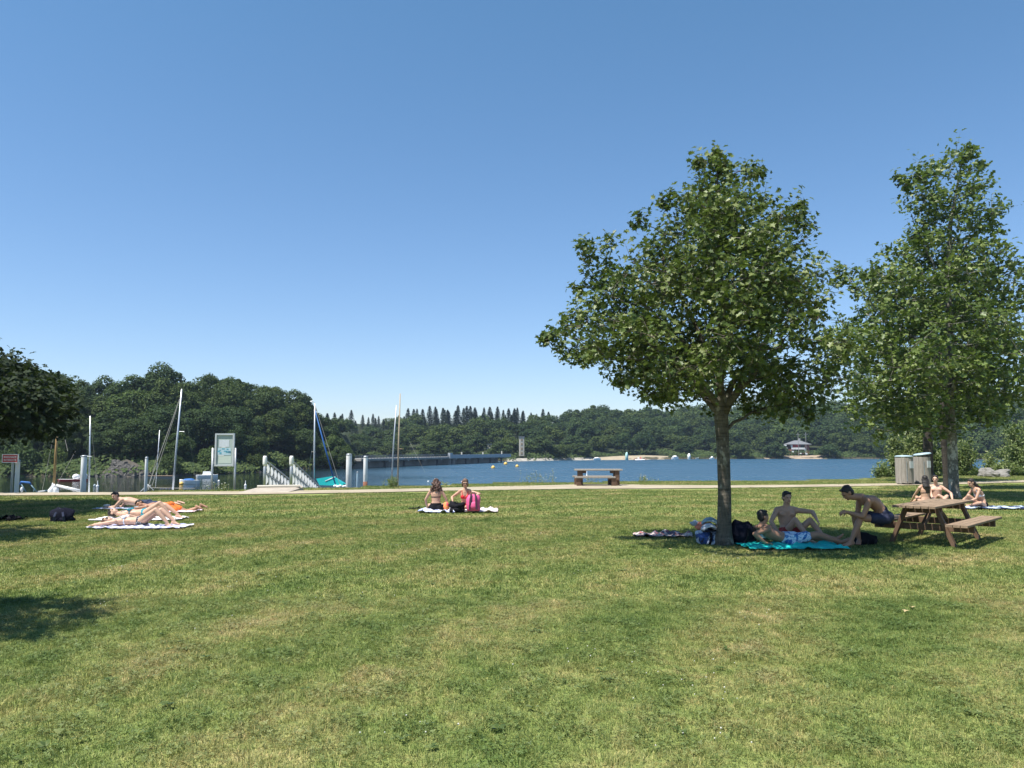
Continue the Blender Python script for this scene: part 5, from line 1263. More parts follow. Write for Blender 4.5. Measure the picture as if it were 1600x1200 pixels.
# ------------------------------------------------------------------ people
def skin_mat(name, c):
    m, nt, out = node_mat(name); tc = N(nt, 'ShaderNodeTexCoord'); n = tex_noise(nt, tc.outputs['Object'], 6, 4)
    c = Vector(c); r = ramp(nt, n, [(.35, tuple(c * .88)), (.65, (c.x * 1.08, c.y * 1.02, c.z))])
    p = N(nt, 'ShaderNodeBsdfPrincipled', Roughness=.5); L(nt, r.outputs[0], p.inputs['Base Color']); p.inputs['Specular IOR Level'].default_value = .35
    p.inputs['Subsurface Weight'].default_value = 0.0; L(nt, p.outputs[0], out.inputs[0]); return m
SK_PALE = skin_mat('pale_skin', (.56, .36, .26)); SK_TAN = skin_mat('tan_skin', (.37, .205, .13)); SK_MID = skin_mat('medium_skin', (.50, .31, .215))  # tan skin, toned darker to deepen the tree shade on the men
HAIR_D = mat('dark_hair', (.015, .011, .009), .6, .3, 30, bmp=.6, stretch=(1, 1, 4)); HAIR_B = mat('brown_hair', (.075, .035, .022), .55, .5, 25, bmp=.8); HAIR_M = mat('mid_brown_hair', (.11, .06, .035), .55, .3, 25, bmp=.6)
EYE_M = mat('eye_dark', (.02, .015, .012), .3, .1, 3, bmp=0); LIP = mat('lips', (.36, .13, .11), .5, .1, 3, bmp=0)
def print_mat(name, a, b, scale, c=None, kind='voronoi'):
    m, nt, out = node_mat(name); tc = N(nt, 'ShaderNodeTexCoord')
    if kind == 'dots':
        v = nt.nodes.new('ShaderNodeTexVoronoi'); v.inputs['Scale'].default_value = scale; v.inputs['Randomness'].default_value = .15; L(nt, tc.outputs['Object'], v.inputs['Vector'])
        f = ramp(nt, v.outputs['Distance'], [(.28, (1, 1, 1)), (.34, (0, 0, 0))]).outputs[0]; col = mixc(nt, f, a, b)
    elif kind == 'stripes':
        v = nt.nodes.new('ShaderNodeTexWave'); v.inputs['Scale'].default_value = scale; v.inputs['Distortion'].default_value = .6; L(nt, tc.outputs['Object'], v.inputs['Vector'])
        f = ramp(nt, v.outputs['Fac'], [(.45, (0, 0, 0)), (.55, (1, 1, 1))]).outputs[0]; col = mixc(nt, f, a, b)
    else:
        n = tex_noise(nt, tc.outputs['Object'], scale, 3, .5, 1.0); f = ramp(nt, n, [(.47, (0, 0, 0)), (.52, (1, 1, 1))]).outputs[0]; col = mixc(nt, f, a, b)
        if c:
            n2 = tex_noise(nt, tc.outputs['Object'], scale * 1.7, 3, .5, 2.0); f2 = ramp(nt, n2, [(.56, (0, 0, 0)), (.60, (1, 1, 1))]).outputs[0]; col = mixc(nt, f2, col, c)
    n3 = tex_noise(nt, tc.outputs['Object'], 14, 4)
    p = N(nt, 'ShaderNodeBsdfPrincipled', Roughness=.85); L(nt, col, p.inputs['Base Color']); L(nt, bump(nt, n3, .4, .02), p.inputs['Normal']); L(nt, p.outputs[0], out.inputs[0]); return m

def remeshed(m, name, mm, parent, voxel, smooth=2, world=True, noise_amp=0, seed=0):
    me = bpy.data.meshes.new('tmp'); me.from_pydata(m.v, [], m.f); me.update()
    o = bpy.data.objects.new('tmp', me); COL.objects.link(o)
    md = o.modifiers.new('r', 'REMESH'); md.mode = 'VOXEL'; md.voxel_size = voxel
    if smooth: s = o.modifiers.new('s', 'SMOOTH'); s.iterations = smooth; s.factor = .5
    dg = bpy.context.evaluated_depsgraph_get(); ev = o.evaluated_get(dg); nm = bpy.data.meshes.new_from_object(ev)
    bpy.data.objects.remove(o); bpy.data.meshes.remove(me)
    off = Vector((0, 0, 0)); p = parent
    while p is not None: off += p.location; p = p.parent
    n = len(nm.vertices); co = np.zeros(n * 3, dtype=np.float32); nm.vertices.foreach_get('co', co); co = co.reshape(-1, 3)
    if noise_amp:
        no = np.zeros(n * 3, dtype=np.float32); nm.vertices.foreach_get('normal', no); no = no.reshape(-1, 3)
        k = np.array([noise.noise(Vector((c[0] * 22 + seed, c[1] * 22, c[2] * 22))) for c in co]); co = co + no * (k * noise_amp)[:, None]
    nm.vertices.foreach_set('co', (co - np.array(off)).astype(np.float32).ravel())
    nm.materials.clear(); nm.materials.append(mm); nm.polygons.foreach_set('use_smooth', [True] * len(nm.polygons)); nm.name = name
    ob = bpy.data.objects.new(name, nm); COL.objects.link(ob); ob.parent = parent
    return ob
def cap(m, a, b, ra, rb, n=12):              # tapered limb with round ends
    a, b = Vector(a), Vector(b); d = (b - a).normalized(); pts, rad = [], []
    for k in (80, 50, 20): t = math.radians(k); pts.append(a - d * ra * math.sin(t)); rad.append(ra * math.cos(t))
    for t in (0, .25, .5, .75, 1): pts.append(lerp(a, b, t)); rad.append(lerp(ra, rb, t))
    for k in (20, 50, 80): t = math.radians(k); pts.append(b + d * rb * math.sin(t)); rad.append(rb * math.cos(t))
    m.tube(pts, rad, n)
def limb(m, a, b, r0, rm, r1, tm=.35):       # limb whose muscle swells at tm
    c = lerp(Vector(a), Vector(b), tm); cap(m, a, c, r0, rm); cap(m, c, b, rm, r1)
def ik(a, c, l1, l2, pole):
    a, c = Vector(a), Vector(c); d = c - a; ln = min(d.length, (l1 + l2) * .999); u = d.normalized(); c2 = a + u * ln
    x = (l1 * l1 - l2 * l2 + ln * ln) / (2 * ln); h = math.sqrt(max(l1 * l1 - x * x, 0)); p = Vector(pole); p = (p - u * p.dot(u))
    if p.length < 1e-5: p = u.orthogonal()
    return a + u * x + p.normalized() * h, c2
def basis(up, fwd):
    up = Vector(up).normalized(); fwd = Vector(fwd); fwd = (fwd - up * fwd.dot(up)).normalized(); return fwd.cross(up).normalized(), fwd, up  # right, forward, up
def ell(m, c, r, fr, seed=0, amp=0, n=14, k=10):     # ellipsoid in frame (right, fwd, up)
    R = Matrix((fr[0], fr[1], fr[2])).transposed(); m.blob(c, r, R, seed, amp, n, k)
def loft(m, secs, n=16):                              # secs: (centre, right vec, front vec)
    vs, fs = [], []
    for c, a, b in secs:
        for k in range(n): t = 2 * math.pi * k / n; vs.append(Vector(c) + Vector(a) * math.cos(t) + Vector(b) * math.sin(t))
    for i in range(len(secs) - 1):
        for k in range(n): fs.append((i * n + k, i * n + (k + 1) % n, (i + 1) * n + (k + 1) % n, (i + 1) * n + k))
    fs.append(tuple(range(n - 1, -1, -1))); fs.append(tuple(len(vs) - n + k for k in range(n))); m.add(vs, fs)

def person(label, base, P, sex='m', skin=SK_MID, hair=('short', HAIR_D), clothes=(), S=1.0, group=None, voxel=.0105, squash=None):
    """P holds the pose in metres about base: pel, sho, mid (spine bend), right (body's right side), head, face, headup,
       hands/feet: lists of [target, pole], toes: list of directions"""
    base = Vector(base); w = lambda p: base + Vector(p)
    root = thing('person', label, 'person', base, 0, group)
    f = sex == 'f'; m = M(); top = M()
    pel, sho, head = w(P['pel']), w(P['sho']), w(P['head'])
    up = (sho - pel).normalized(); rgt = Vector(P['right']).normalized(); rgt_p = Vector(P.get('right_p', P['right'])).normalized()
    front = up.cross(rgt); front = -front if front.dot(Vector(P.get('front', front))) < 0 else front
    front.normalize()
    mid = w(P['mid']) if 'mid' in P else lerp(pel, sho, .5) - front * .01
    sw, hw = (.160 if f else .185) * S, (.095 if f else .09) * S
    # torso as a loft through pelvis, waist, ribs, shoulders
    def sec(t, a, b, fo=0.0):
        p = pel * (1 - t) ** 2 + mid * (2 * t * (1 - t)) * 1 + sho * t * t if 'mid' in P else lerp(pel, sho, t)
        if 'mid' in P: p = pel * (1 - t) * (1 - 2 * t) + mid * 4 * t * (1 - t) + sho * t * (2 * t - 1)
        r_ = lerp(rgt_p, rgt, t).normalized(); return (p + front * fo * S, r_ * a * S, front * b * S)
    if f: secs = [sec(-.20, .07, .06), sec(-.12, .145, .10, -.01), sec(0, .168, .112, -.01), sec(.14, .155, .10), sec(.36, .118, .085), sec(.58, .132, .092), sec(.80, .150, .10), sec(.94, .142, .078), sec(1.03, .09, .055)]
    else: secs = [sec(-.20, .07, .06), sec(-.12, .14, .10), sec(0, .158, .112), sec(.15, .148, .10), sec(.38, .138, .095), sec(.60, .160, .11), sec(.80, .182, .118), sec(.94, .175, .092), sec(1.04, .10, .06)]
    loft(m, secs)
    if f:
        for s in (-1, 1): ell(m, secs[5][0] + rgt * s * .068 * S + front * .075 * S + up * .035, (.062 * S, .05 * S, .06 * S), (rgt, front, up))
    else:
        for s in (-1, 1): ell(m, secs[6][0] + rgt * s * .08 * S + front * .085 * S, (.075 * S, .035 * S, .05 * S), (rgt, front, up))
    # neck and head
    hf = basis(P['headup'], P['face']); hr, hfw, hu = hf
    nb = sho + up * .03 * S; skull = head - hu * .09 * S - hfw * .015 * S
    cap(m, nb, skull, (.056 if f else .066) * S, (.048 if f else .058) * S)
    cap(m, nb, lerp(pel, sho, .93) , .07 * S, .09 * S)
    for s in (-1, 1): cap(m, nb - up * .005, sho + rgt * s * sw * .8, .048 * S, .05 * S)        # trapezius to the shoulder
    H = S
    ell(m, head + hu * .02 * H - hfw * .008 * H, (.074 * H, .095 * H, .098 * H), hf, n=18, k=14)
    ell(m, head - hu * .042 * H + hfw * .022 * H, (.058 * H, .066 * H, .075 * H), hf, n=16, k=12)
    cap(m, head - hu * .092 * H + hfw * .062 * H, head - hu * .088 * H + hfw * .05 * H, .022 * H, .03 * H)
    cap(m, head + hu * .012 * H + hfw * .084 * H, head - hu * .028 * H + hfw * .102 * H, .009 * H, .015 * H)
    cap(m, head + hu * .026 * H + hfw * .080 * H - hr * .045 * H, head + hu * .026 * H + hfw * .080 * H + hr * .045 * H, .012 * H, .012 * H)
    for s in (-1, 1): ell(m, head + hr * s * .076 * H - hfw * .01 * H - hu * .008 * H, (.012 * H, .02 * H, .032 * H), hf)
    for s in (-1, 1):
        e = M(); ell(e, head + hr * s * .031 * H + hfw * .083 * H + hu * .006 * H, (.014 * H, .009 * H, .007 * H), hf, n=8, k=6); e.build('eye', EYE_M, root, True)
    e = M(); ell(e, head - hu * .055 * H + hfw * .091 * H, (.024 * H, .008 * H, .008 * H), hf, n=8, k=6); e.build('mouth', LIP, root, True)
    # arms and hands
    UA, FA = (.275 if f else .29) * S, (.235 if f else .25) * S
    J = {'pel': pel, 'sho': sho, 'up': up, 'rgt': rgt, 'front': front, 'secs': secs, 'arm': [], 'leg': []}
    ar = (.036, .043, .033) if f else (.045, .052, .038); fr_ = (.034, .036, .022) if f else (.040, .044, .027)
    for i, s in enumerate((1, -1)):                       # right, left
        tgt, pole = P['hands'][i][:2]; sh = sho + rgt * s * sw - up * .025 * S + Vector(P.get('sho_off', ((0, 0, 0), (0, 0, 0)))[i])
        el, wr = ik(sh, w(tgt), UA, FA, pole); J['arm'].append((sh, el, wr))
        ell(m, sh, (.058 * S, .06 * S, .062 * S) if not f else (.046 * S, .048 * S, .05 * S), (rgt, front, up))
        limb(m, sh, el, ar[0] * S * 1.1, ar[1] * S, ar[2] * S); limb(m, el, wr, fr_[0] * S, fr_[1] * S, fr_[2] * S, .3)
        hd = Vector(P['hands'][i][2]).normalized() if len(P['hands'][i]) > 2 else (wr - el).normalized()
        pn = Vector(P['hands'][i][3]) if len(P['hands'][i]) > 3 else Vector((0, 0, -1)); pn = pn - hd * pn.dot(hd)
        if pn.length < .05: pn = hd.orthogonal()
        pn.normalize(); sd_ = hd.cross(pn) * s; curl = P['hands'][i][4] if len(P['hands'][i]) > 4 else .35
        hs = (.92 if f else 1.0) * S
        for q in (-1.1, -.35, .35, 1.1): cap(m, wr, wr + hd * .082 * hs + sd_ * q * .021 * hs, .018 * hs, .0125 * hs, 8)
        for q, l in ((-1.15, .060), (-.4, .075), (.4, .080), (1.15, .070)):
            a = wr + hd * .082 * hs + sd_ * q * .022 * hs; c1 = curl; d1 = (hd * math.cos(c1) + pn * math.sin(c1)); b = a + d1 * l * .52 * hs
            c2 = curl * 2.2; d2 = (hd * math.cos(c2) + pn * math.sin(c2)); cap(m, a, b, .0105 * hs, .0095 * hs, 8); cap(m, b, b + d2 * l * .48 * hs, .0095 * hs, .0085 * hs, 8)
        a = wr + hd * .022 * hs + sd_ * .026 * hs; b = a + (hd * .7 + sd_ * .6 + pn * .3).normalized() * .042 * hs; cap(m, a, b, .014 * hs, .0115 * hs, 8); cap(m, b, b + (hd * .9 + sd_ * .15 + pn * .4).normalized() * .032 * hs, .011 * hs, .009 * hs, 8)
    # legs and feet
    TH, SH = (.425 if f else .44) * S, (.40 if f else .42) * S
    tr = (.084, .078, .052) if f else (.082, .076, .055); cr_ = (.050, .054, .032) if f else (.052, .057, .035)
    for i, s in enumerate((1, -1)):
        tgt, pole = P['feet'][i][:2]; hp = pel + rgt_p * s * hw - up * .03 * S
        kn, an = ik(hp, w(tgt), TH, SH, pole); J['leg'].append((hp, kn, an))
        limb(m, hp, kn, tr[0] * S, tr[1] * S, tr[2] * S, .25); cap(m, kn, kn, .054 * S, .054 * S); limb(m, kn, an, cr_[0] * S, cr_[1] * S, cr_[2] * S, .28)
        td = Vector(P['toes'][i]).normalized(); fup = (kn - an).normalized(); fup = (fup - td * fup.dot(td))
        fup = fup.normalized() if fup.length > .15 else Vector((0, 0, 1)); fs_ = td.cross(fup); L0 = (.92 if f else 1.0) * S
        heel = an - td * .045 * L0 - fup * .045 * L0; cap(m, an, heel, .034 * L0, .03 * L0); ball = an + td * .115 * L0 - fup * .058 * L0
        cap(m, an - fup * .02, ball + fs_ * .018 * L0, .034 * L0, .024 * L0); cap(m, heel, ball - fs_ * .022 * L0, .03 * L0, .021 * L0); cap(m, heel, ball + fs_ * .02 * L0, .028 * L0, .022 * L0)
        for q, l, rr_ in ((1.15, .052, .015), (.5, .05, .0115), (0, .046, .011), (-.5, .042, .0105), (-1.05, .034, .010)):
            c = ball + fs_ * q * .03 * L0 * (1 if i == 0 else -1) * -1; cap(m, c, c + td * l * L0 - fup * .004, rr_ * L0 * 1.1, rr_ * L0, 8)
        ell(m, hp - front * .045 * S + up * .01, (.088 * S, .085 * S, .095 * S), (rgt_p, front, up))
    body = remeshed(m, 'body', skin, root, voxel, 2)
    # hair
    kind, hm = hair; h = M()
    if kind in ('short', 'tied', 'bob', 'long', 'longback', 'curly'):
        ell(h, head + hu * .045 * H - hfw * .022 * H, (.082 * H, .092 * H, .086 * H), hf, n=18, k=14)
        ell(h, head - hu * .005 * H - hfw * .045 * H, (.077 * H, .066 * H, .085 * H), hf, n=16, k=12)
        for s in (-1, 1): cap(h, head + hr * s * .068 * H + hu * .05 * H + hfw * .03 * H, head + hr * s * .071 * H + hu * .01 * H + hfw * .012 * H, .014 * H, .009 * H)
        cap(h, head + hr * .045 * H + hu * .088 * H + hfw * .055 * H, head - hr * .045 * H + hu * .088 * H + hfw * .055 * H, .022 * H, .022 * H)
    if kind == 'tied':
        ell(h, head + hu * .03 * H - hfw * .12 * H, (.032 * H, .035 * H, .035 * H), hf)
    if kind == 'bob':
        for s in (-1, 1): cap(h, head + hr * s * .07 * H - hfw * .01 * H + hu * .03, head + hr * s * .075 * H - hfw * .02 * H - hu * .10 * H, .025 * H, .02 * H)
    if kind in ('long', 'longback'):
        ln = P.get('hairlen', .38); dirn = Vector(P.get('hairdir', (0, 0, -1))).normalized()
        for q in (-1.2, -.7, -.2, .3, .8, 1.2):
            a = head + hr * q * .055 * H - hfw * (.07 - .02 * abs(q)) * H; b = a + (dirn * .5 - hfw * .16) * ln; c = a + dirn * ln * (1 - .08 * abs(q)) - hfw * .04
            cap(h, a, b, .036 * H, .034 * H); cap(h, b, c, .034 * H, .018 * H)
    if kind == 'curly':
        rr = random.Random(4)
        for _ in range(110):
            d = Vector((rr.gauss(0, 1), rr.gauss(0, 1), rr.gauss(0, 1))).normalized(); t = rr.random()
            c = head - hfw * .03 + hu * .01 - Vector((0, 0, 1)) * t * .20 + Vector((d.x * (.10 + .055 * t), d.y * .085, d.z * .085)) - front * .06 * t
            if (c - head).dot(hfw) > .05: c -= hfw * .09
            h.blob(c, rr.uniform(.022, .036), seed=_, amp=.3, n=7, m=5)
        for q in (-.12, -.05, .03, .1): cap(h, head - front * .09 + rgt * q - V(0, 0, .1), head - front * .13 + rgt * q * .9 - V(0, 0, .27 + .04 * math.cos(q * 20)), .03, .012)
    if h.v: remeshed(h, 'hair', hm, root, .009, 1, noise_amp=.006 if kind != 'curly' else .012, seed=len(label))
    # clothes follow the limbs, a little wider than the body
    for item in clothes:
        kind, mm = item[:2]; c = M()
        if kind in ('shorts', 'briefs', 'brief_shorts'):
            ln = {'shorts': .50, 'brief_shorts': .34, 'briefs': .05}[kind] if len(item) < 3 else item[2]
            hi = .26 if kind != 'briefs' else .12; gr = .012 if kind != 'briefs' else .006
            i0 = [s_ for s_ in ([sec(-.19, .085, .08), sec(-.12, .15 + gr, .105 + gr), sec(0, .165 + gr + (.006 if f else 0), .116 + gr), sec(hi * .6, .155 + gr, .104 + gr), sec(hi, .148 + gr - (.01 if f else 0), .10 + gr)])]
            loft(c, i0)
            for hp, kn, an in J['leg']:
                if ln > .08: limb(c, hp, lerp(hp, kn, ln), .082 * S + gr + .004, .079 * S + gr + .006, .082 * S + gr)
                ell(c, hp - front * .045 * S + up * .01, (.088 * S + gr, .085 * S + gr, .09 * S + gr), (rgt_p, front, up))
            o = remeshed(c, 'shorts' if kind != 'briefs' else 'bikini_bottom', mm, root, .011, 1, noise_amp=.006 if kind != 'briefs' else 0)
        elif kind == 'bikini_top':
            gr = .006; t0, t1 = item[2] if len(item) > 2 else (.60, .74)
            def sx(t): 
                a = [x for x in secs]; ts = [-.2, -.12, 0, .14, .36, .58, .80, .94, 1.03]; ra = np.interp(t, ts, [x[1].length for x in a]); rb = np.interp(t, ts, [x[2].length for x in a]); q = sec(t, 1, 1); return (q[0], q[1].normalized() * (ra + gr), q[2].normalized() * (rb + gr))
            for tt in (t0,): loft(c, [sx(tt - .015), sx(tt), sx(tt + .04)])
            for s in (-1, 1):
                ell(c, secs[5][0] + rgt * s * .068 * S + front * .078 * S + up * .036, (.064 * S, .054 * S, .058 * S), (rgt, front, up))
                cap(c, secs[5][0] + rgt * s * .075 * S + front * .115 * S + up * .06, sho + rgt * s * .085 * S + front * .05 * S + up * .01, .012, .009)
                cap(c, sho + rgt * s * .085 * S + front * .05 * S + up * .012, sho + rgt * s * .08 * S - front * .06 * S, .009, .009)
            remeshed(c, 'bikini_top', mm, root, .0085, 0)
        elif kind == 'sunglasses':
            for s in (-1, 1): ell(c, head + hr * s * .033 * H + hfw * .093 * H + hu * .006 * H, (.026, .008, .019), hf)
            for s in (-1, 1): cap(c, head + hr * s * .062 * H + hfw * .085 * H + hu * .01, head + hr * s * .078 * H - hu * .0, .004, .004, 6)
            c.build('sunglasses', GLASS, root, True)
    return root, J

# local frame of every pose: x to the right of the photo, y away from the camera, z up
Z = (0, 0, 1)
# --- man leaning forward on the near table's bench
bp = G(1382, 850); bp = V(G(1382, 846).x, 14.15, 0)
def at(u, v, D): return W(u, v, D)
Dm = 14.25; b0 = V(at(1380, 850, Dm).x, Dm, 0)
def loc(u, v, D, b): return tuple(at(u, v, D) - b)
person('shirtless man in navy shorts leaning forward on the left bench of the near table', b0,
       dict(pel=(0.01, 0, .545), sho=loc(1349, 779, Dm, b0), mid=tuple((at(1380, 850, Dm) - b0 + V(.0, 0, 0)) * 0 + V(-.10, 0, .76)), right=(0, 1, 0.05), front=(-.75, 0, -.4),
            head=loc(1324, 770, Dm, b0), face=(-.68, 0, -.62), headup=(-.55, 0, .72),
            hands=[[loc(1322, 800, Dm + .12, b0), (.4, .2, -.6), (-1, 0, -.15), (.2, .6, -.6), .9], [loc(1324, 800, Dm - .10, b0), (.5, -.3, -.7), (-1, .1, -.1), (.2, .6, -.5), .9]],
            feet=[[loc(1342, 842, Dm + .22, b0), (-.8, 0, 1)], [loc(1330, 845, Dm - .1, b0), (-.8, 0, 1)]], toes=[(-.5, -.75, -.08), (-.9, -.35, -.1)]),
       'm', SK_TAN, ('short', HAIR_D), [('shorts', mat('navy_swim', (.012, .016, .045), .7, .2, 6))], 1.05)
# --- man propped on his elbows on the turquoise towel
D1 = 14.45; b1 = V(at(1232, 850, D1).x, D1, 0)
person('shirtless man in blue floral shorts lying propped on his elbows on the turquoise towel', b1,
       dict(pel=(.02, 0, .15), sho=loc(1192, 824, D1, b1), mid=(-.25, .0, .20), right=(.05, -1, 0), front=(.55, 0, .8),
            head=loc(1192.5, 807, D1 - .02, b1), face=(.9, .25, .05), headup=(-.15, 0, 1),
            hands=[[(-.50, -.24, .09), (-1, -.3, -.3), (1, .1, -.12), (0, 0, -1), .2], [(-.50, .24, .09), (-1, .3, -.3), (1, -.1, -.12), (0, 0, -1), .2]],
            feet=[[(.88, -.10, .10), (.1, -.3, 1)], [(.93, .16, .12), (.1, .2, 1)]], toes=[(.8, -.35, .55), (.75, .2, .75)]),
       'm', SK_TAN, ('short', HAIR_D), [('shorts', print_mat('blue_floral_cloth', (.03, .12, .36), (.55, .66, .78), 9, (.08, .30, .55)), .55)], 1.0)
# --- man sitting behind him, knees up
D2 = 15.3; b2 = V(at(1232, 840, D2).x, D2, 0)
person('shirtless man in red shorts sitting with raised knees behind the lying man', b2,
       dict(pel=(.0, .0, .12), sho=(.0, .06, .60), mid=(.01, .1, .36), right=(-1, .12, 0), front=(.15, -1, 0),
            head=(.0, .02, .82), face=(.15, -1, -.12), headup=(0, -.05, 1),
            hands=[[(-.28, -.22, .20), (-.8, .3, 0), (-.1, -.8, -.3), (0, 0, -1), .3], [(.42, -.34, .44), (.9, .1, .3), (.3, -.5, -.7), (-.4, 0, -.5), .5]],
            feet=[[(.26, -.38, .08), (-.1, -.2, 1)], [(.58, -.30, .08), (.1, .1, 1)]], toes=[(.5, -.8, -.1), (.9, -.4, -.1)]),
       'm', SK_MID, ('short', HAIR_D), [('shorts', mat('red_swim', (.30, .025, .025), .8, .2, 6), .3)], 1.0)
# --- the three by the pale trunk
D3 = 24.3; b3 = V(at(1447, 790, D3).x, D3, 0)
person('woman with very long dark hair sitting with her back turned, behind the near table', b3,
       dict(pel=(0, 0, .12), sho=(0, .05, .60), right=(1, .1, 0), front=(0, 1, .05), head=(.03, .06, .83), face=(.35, .9, -.1), headup=(0, 0, 1), hairlen=.42, hairdir=(.06, -.04, -1),
            hands=[[(.25, .35, .15), (.8, -.3, 0)], [(-.25, .4, .15), (-.8, -.3, 0)]], feet=[[(-.18, .55, .08), (.6, .1, .7)], [(.18, .60, .08), (-.6, .1, .7)]], toes=[(-.9, .4, 0), (.9, .4, 0)]),
       'f', SK_MID, ('long', HAIR_D), [('bikini_top', BLACKC), ('briefs', BLACKC)], 1.0)
D4 = 24.9; b4 = V(at(1464, 790, D4).x, D4, 0)
person('man with short dark hair sitting beside the long-haired woman behind the table', b4,
       dict(pel=(0, 0, .12), sho=(0, .02, .58), right=(-.95, .3, 0), front=(-.2, -1, 0), head=(-.03, -.03, .82), face=(-.6, -.8, -.15), headup=(0, 0, 1),
            hands=[[(-.3, -.35, .2), (-.8, 0, 0)], [(.3, -.35, .2), (.8, 0, 0)]], feet=[[(.2, -.5, .08), (-.6, -.1, .7)], [(-.2, -.6, .08), (.6, -.1, .7)]], toes=[(.9, -.4, 0), (-.9, -.4, 0)]),
       'm', SK_PALE, ('short', HAIR_D), [('shorts', NAVY, .4)], 1.0)
D5 = 23.6; b5 = V(at(1531, 799, D5).x, D5, 0)
person('woman in a white bikini top sitting on a blue towel right of the pale trunk', b5,
       dict(pel=(.05, 0, .12), sho=(-.10, .0, .57), mid=(.05, 0, .34), right=(-.1, 1, 0), front=(-1, 0, .1), head=(-.22, 0, .76), face=(-.95, -.1, -.35), headup=(-.3, 0, 1), hairlen=.36, hairdir=(.5, -.2, -1),
            hands=[[(-.42, .2, .2), (.3, .5, -.3)], [(-.40, -.12, .2), (.5, -.4, -.5)]], feet=[[(-.30, .35, .08), (-.9, .3, .4)], [(-.28, -.02, .10), (-1, -.3, .15)]], toes=[(-.6, -.8, 0), (-.5, .8, 0)]),
       'f', SK_MID, ('long', HAIR_D), [('bikini_top', mat('white_cloth', (.66, .68, .72), .8, .1, 6), (.58, .7)), ('briefs', BLACKC)], 1.0)
# --- two women in the middle of the lawn
D6 = CAM_Z * F / (798.5 - 702); b6 = V(at(681, 798, D6).x, D6, 0)
person('curly-haired woman in a black skirt sitting with her back turned on the pale towel', b6,
       dict(pel=(0, 0, .12), sho=(0, .02, .60), right=(1, 0, 0), front=(0, 1, 0), head=(0, .07, .80), face=(0, .9, -.4), headup=(0, .3, 1),
            hands=[[(.26, .12, .12), (.7, -.3, 0)], [(-.26, .12, .12), (-.7, -.3, 0)]], feet=[[(-.16, .42, .08), (1, .1, .25)], [(.16, .48, .08), (-1, .1, .25)]], toes=[(-.9, .4, 0), (.9, .4, 0)]),
       'f', SK_MID, ('curly', HAIR_B), [('bikini_top', BLACKC, (.60, .72)), ('brief_shorts', BLACKC, .30)], 1.0)
b7 = V(at(728, 797, D6 + .2).x, D6 + .2, 0)
person('woman in a red swimsuit sitting cross-legged and reaching for her bags on the towel', b7,
       dict(pel=(0, .02, .12), sho=(-.02, -.05, .58), right=(-1, .05, 0), front=(0, -1, .1), head=(-.02, -.10, .80), face=(.05, -.9, -.45), headup=(0, -.25, 1),
            hands=[[(-.36, -.22, .30), (-.6, .3, -.3), (-.3, -.4, -.8)], [(.22, -.28, .42), (.7, .2, .1), (.3, -.5, -.6)]], feet=[[(.2, -.40, .08), (-1, -.1, .35)], [(-.2, -.48, .08), (1, -.1, .35)]], toes=[(.9, -.3, 0), (-.9, -.3, 0)]),
       'f', SK_MID, ('bob', HAIR_M), [('bikini_top', mat('red_swim2', (.62, .02, .03), .7, .1, 6), (.56, .74)), ('brief_shorts', mat('red_swim2', (0, 0, 0)), .22), ('sunglasses', GLASS)], 1.0)
# --- four sunbathers at the left
D8 = CAM_Z * F / (823.5 - 702); b8 = V(at(220, 823, D8).x, D8, .05)
s8 = D8 / F
def l8(u, v, dy=0): return ((u - 220) * s8, dy, (823.5 - v) * s8)
person('woman in a white bikini top and dotted bottoms lying on her back, nearest the camera', b8,
       dict(pel=l8(220, 815.5), sho=l8(183, 816), right=(0, -1, 0), front=(0, 0, 1), head=l8(168, 816.5), face=(-.2, -.05, 1), headup=(-1, 0, .1),
            hands=[[l8(150, 821.5, -.16), (-.2, -1, .0), (-.9, .5, -.1)], [l8(147, 820.5, .12), (-.2, 1, .1), (-.9, -.5, -.1)]],
            feet=[[l8(265, 818, -.13), (0, 0, 1)], [l8(268, 817, .12), (-.1, .1, 1)]], toes=[(.95, -.2, -.15), (.95, .1, -.15)]),
       'f', SK_PALE, ('short', HAIR_M), [('bikini_top', mat('white_cloth', (0, 0, 0))), ('briefs', print_mat('dotted_cloth', (.02, .02, .03), (.6, .6, .62), 34, kind='dots'), ), ('sunglasses', GLASS)], 1.0)
D9 = CAM_Z * F / (811.5 - 702); b9 = V(at(226, 811, D9).x, D9, .05); s9 = D9 / F
def l9(u, v, dy=0): return ((u - 226) * s9, dy, (811.5 - v) * s9)
person('woman in a turquoise bikini lying on her back, second sunbather from the front', b9,
       dict(pel=l9(227, 803), sho=l9(192, 804), right=(0, -1, 0), front=(0, 0, 1), head=l9(177, 802.5), face=(.1, -.1, 1), headup=(-1, 0, .15),
            hands=[[l9(222, 808.5, -.26), (0, -1, .2), (1, .1, 0)], [l9(222, 809, .28), (0, 1, .2), (1, 0, 0)]],
            feet=[[l9(268, 806.5, -.10), (0, 0, 1)], [l9(274, 806.5, .14), (-.1, .1, 1)]], toes=[(.95, -.1, -.15), (.95, .1, -.1)]),
       'f', SK_PALE, ('short', HAIR_D), [('bikini_top', print_mat('teal_print', (.02, .30, .36), (.01, .07, .12), 26)), ('briefs', print_mat('teal_print2', (.02, .36, .42), (.02, .1, .16), 26))], 1.02)
hair9 = M()
for i in range(10): cap(hair9, b9 + V(*l9(172, 804)) + V(0, (i - 5) * .012, 0), b9 + V(*l9(164 - (i % 3), 809.5)) + V(0, (i - 5) * .03, 0), .035, .02)
D10 = CAM_Z * F / (799.5 - 702); b10 = V(at(245, 799, D10).x, D10, .05); s10 = D10 / F
def l10(u, v, dy=0): return ((u - 245) * s10, dy, (799.5 - v) * s10)
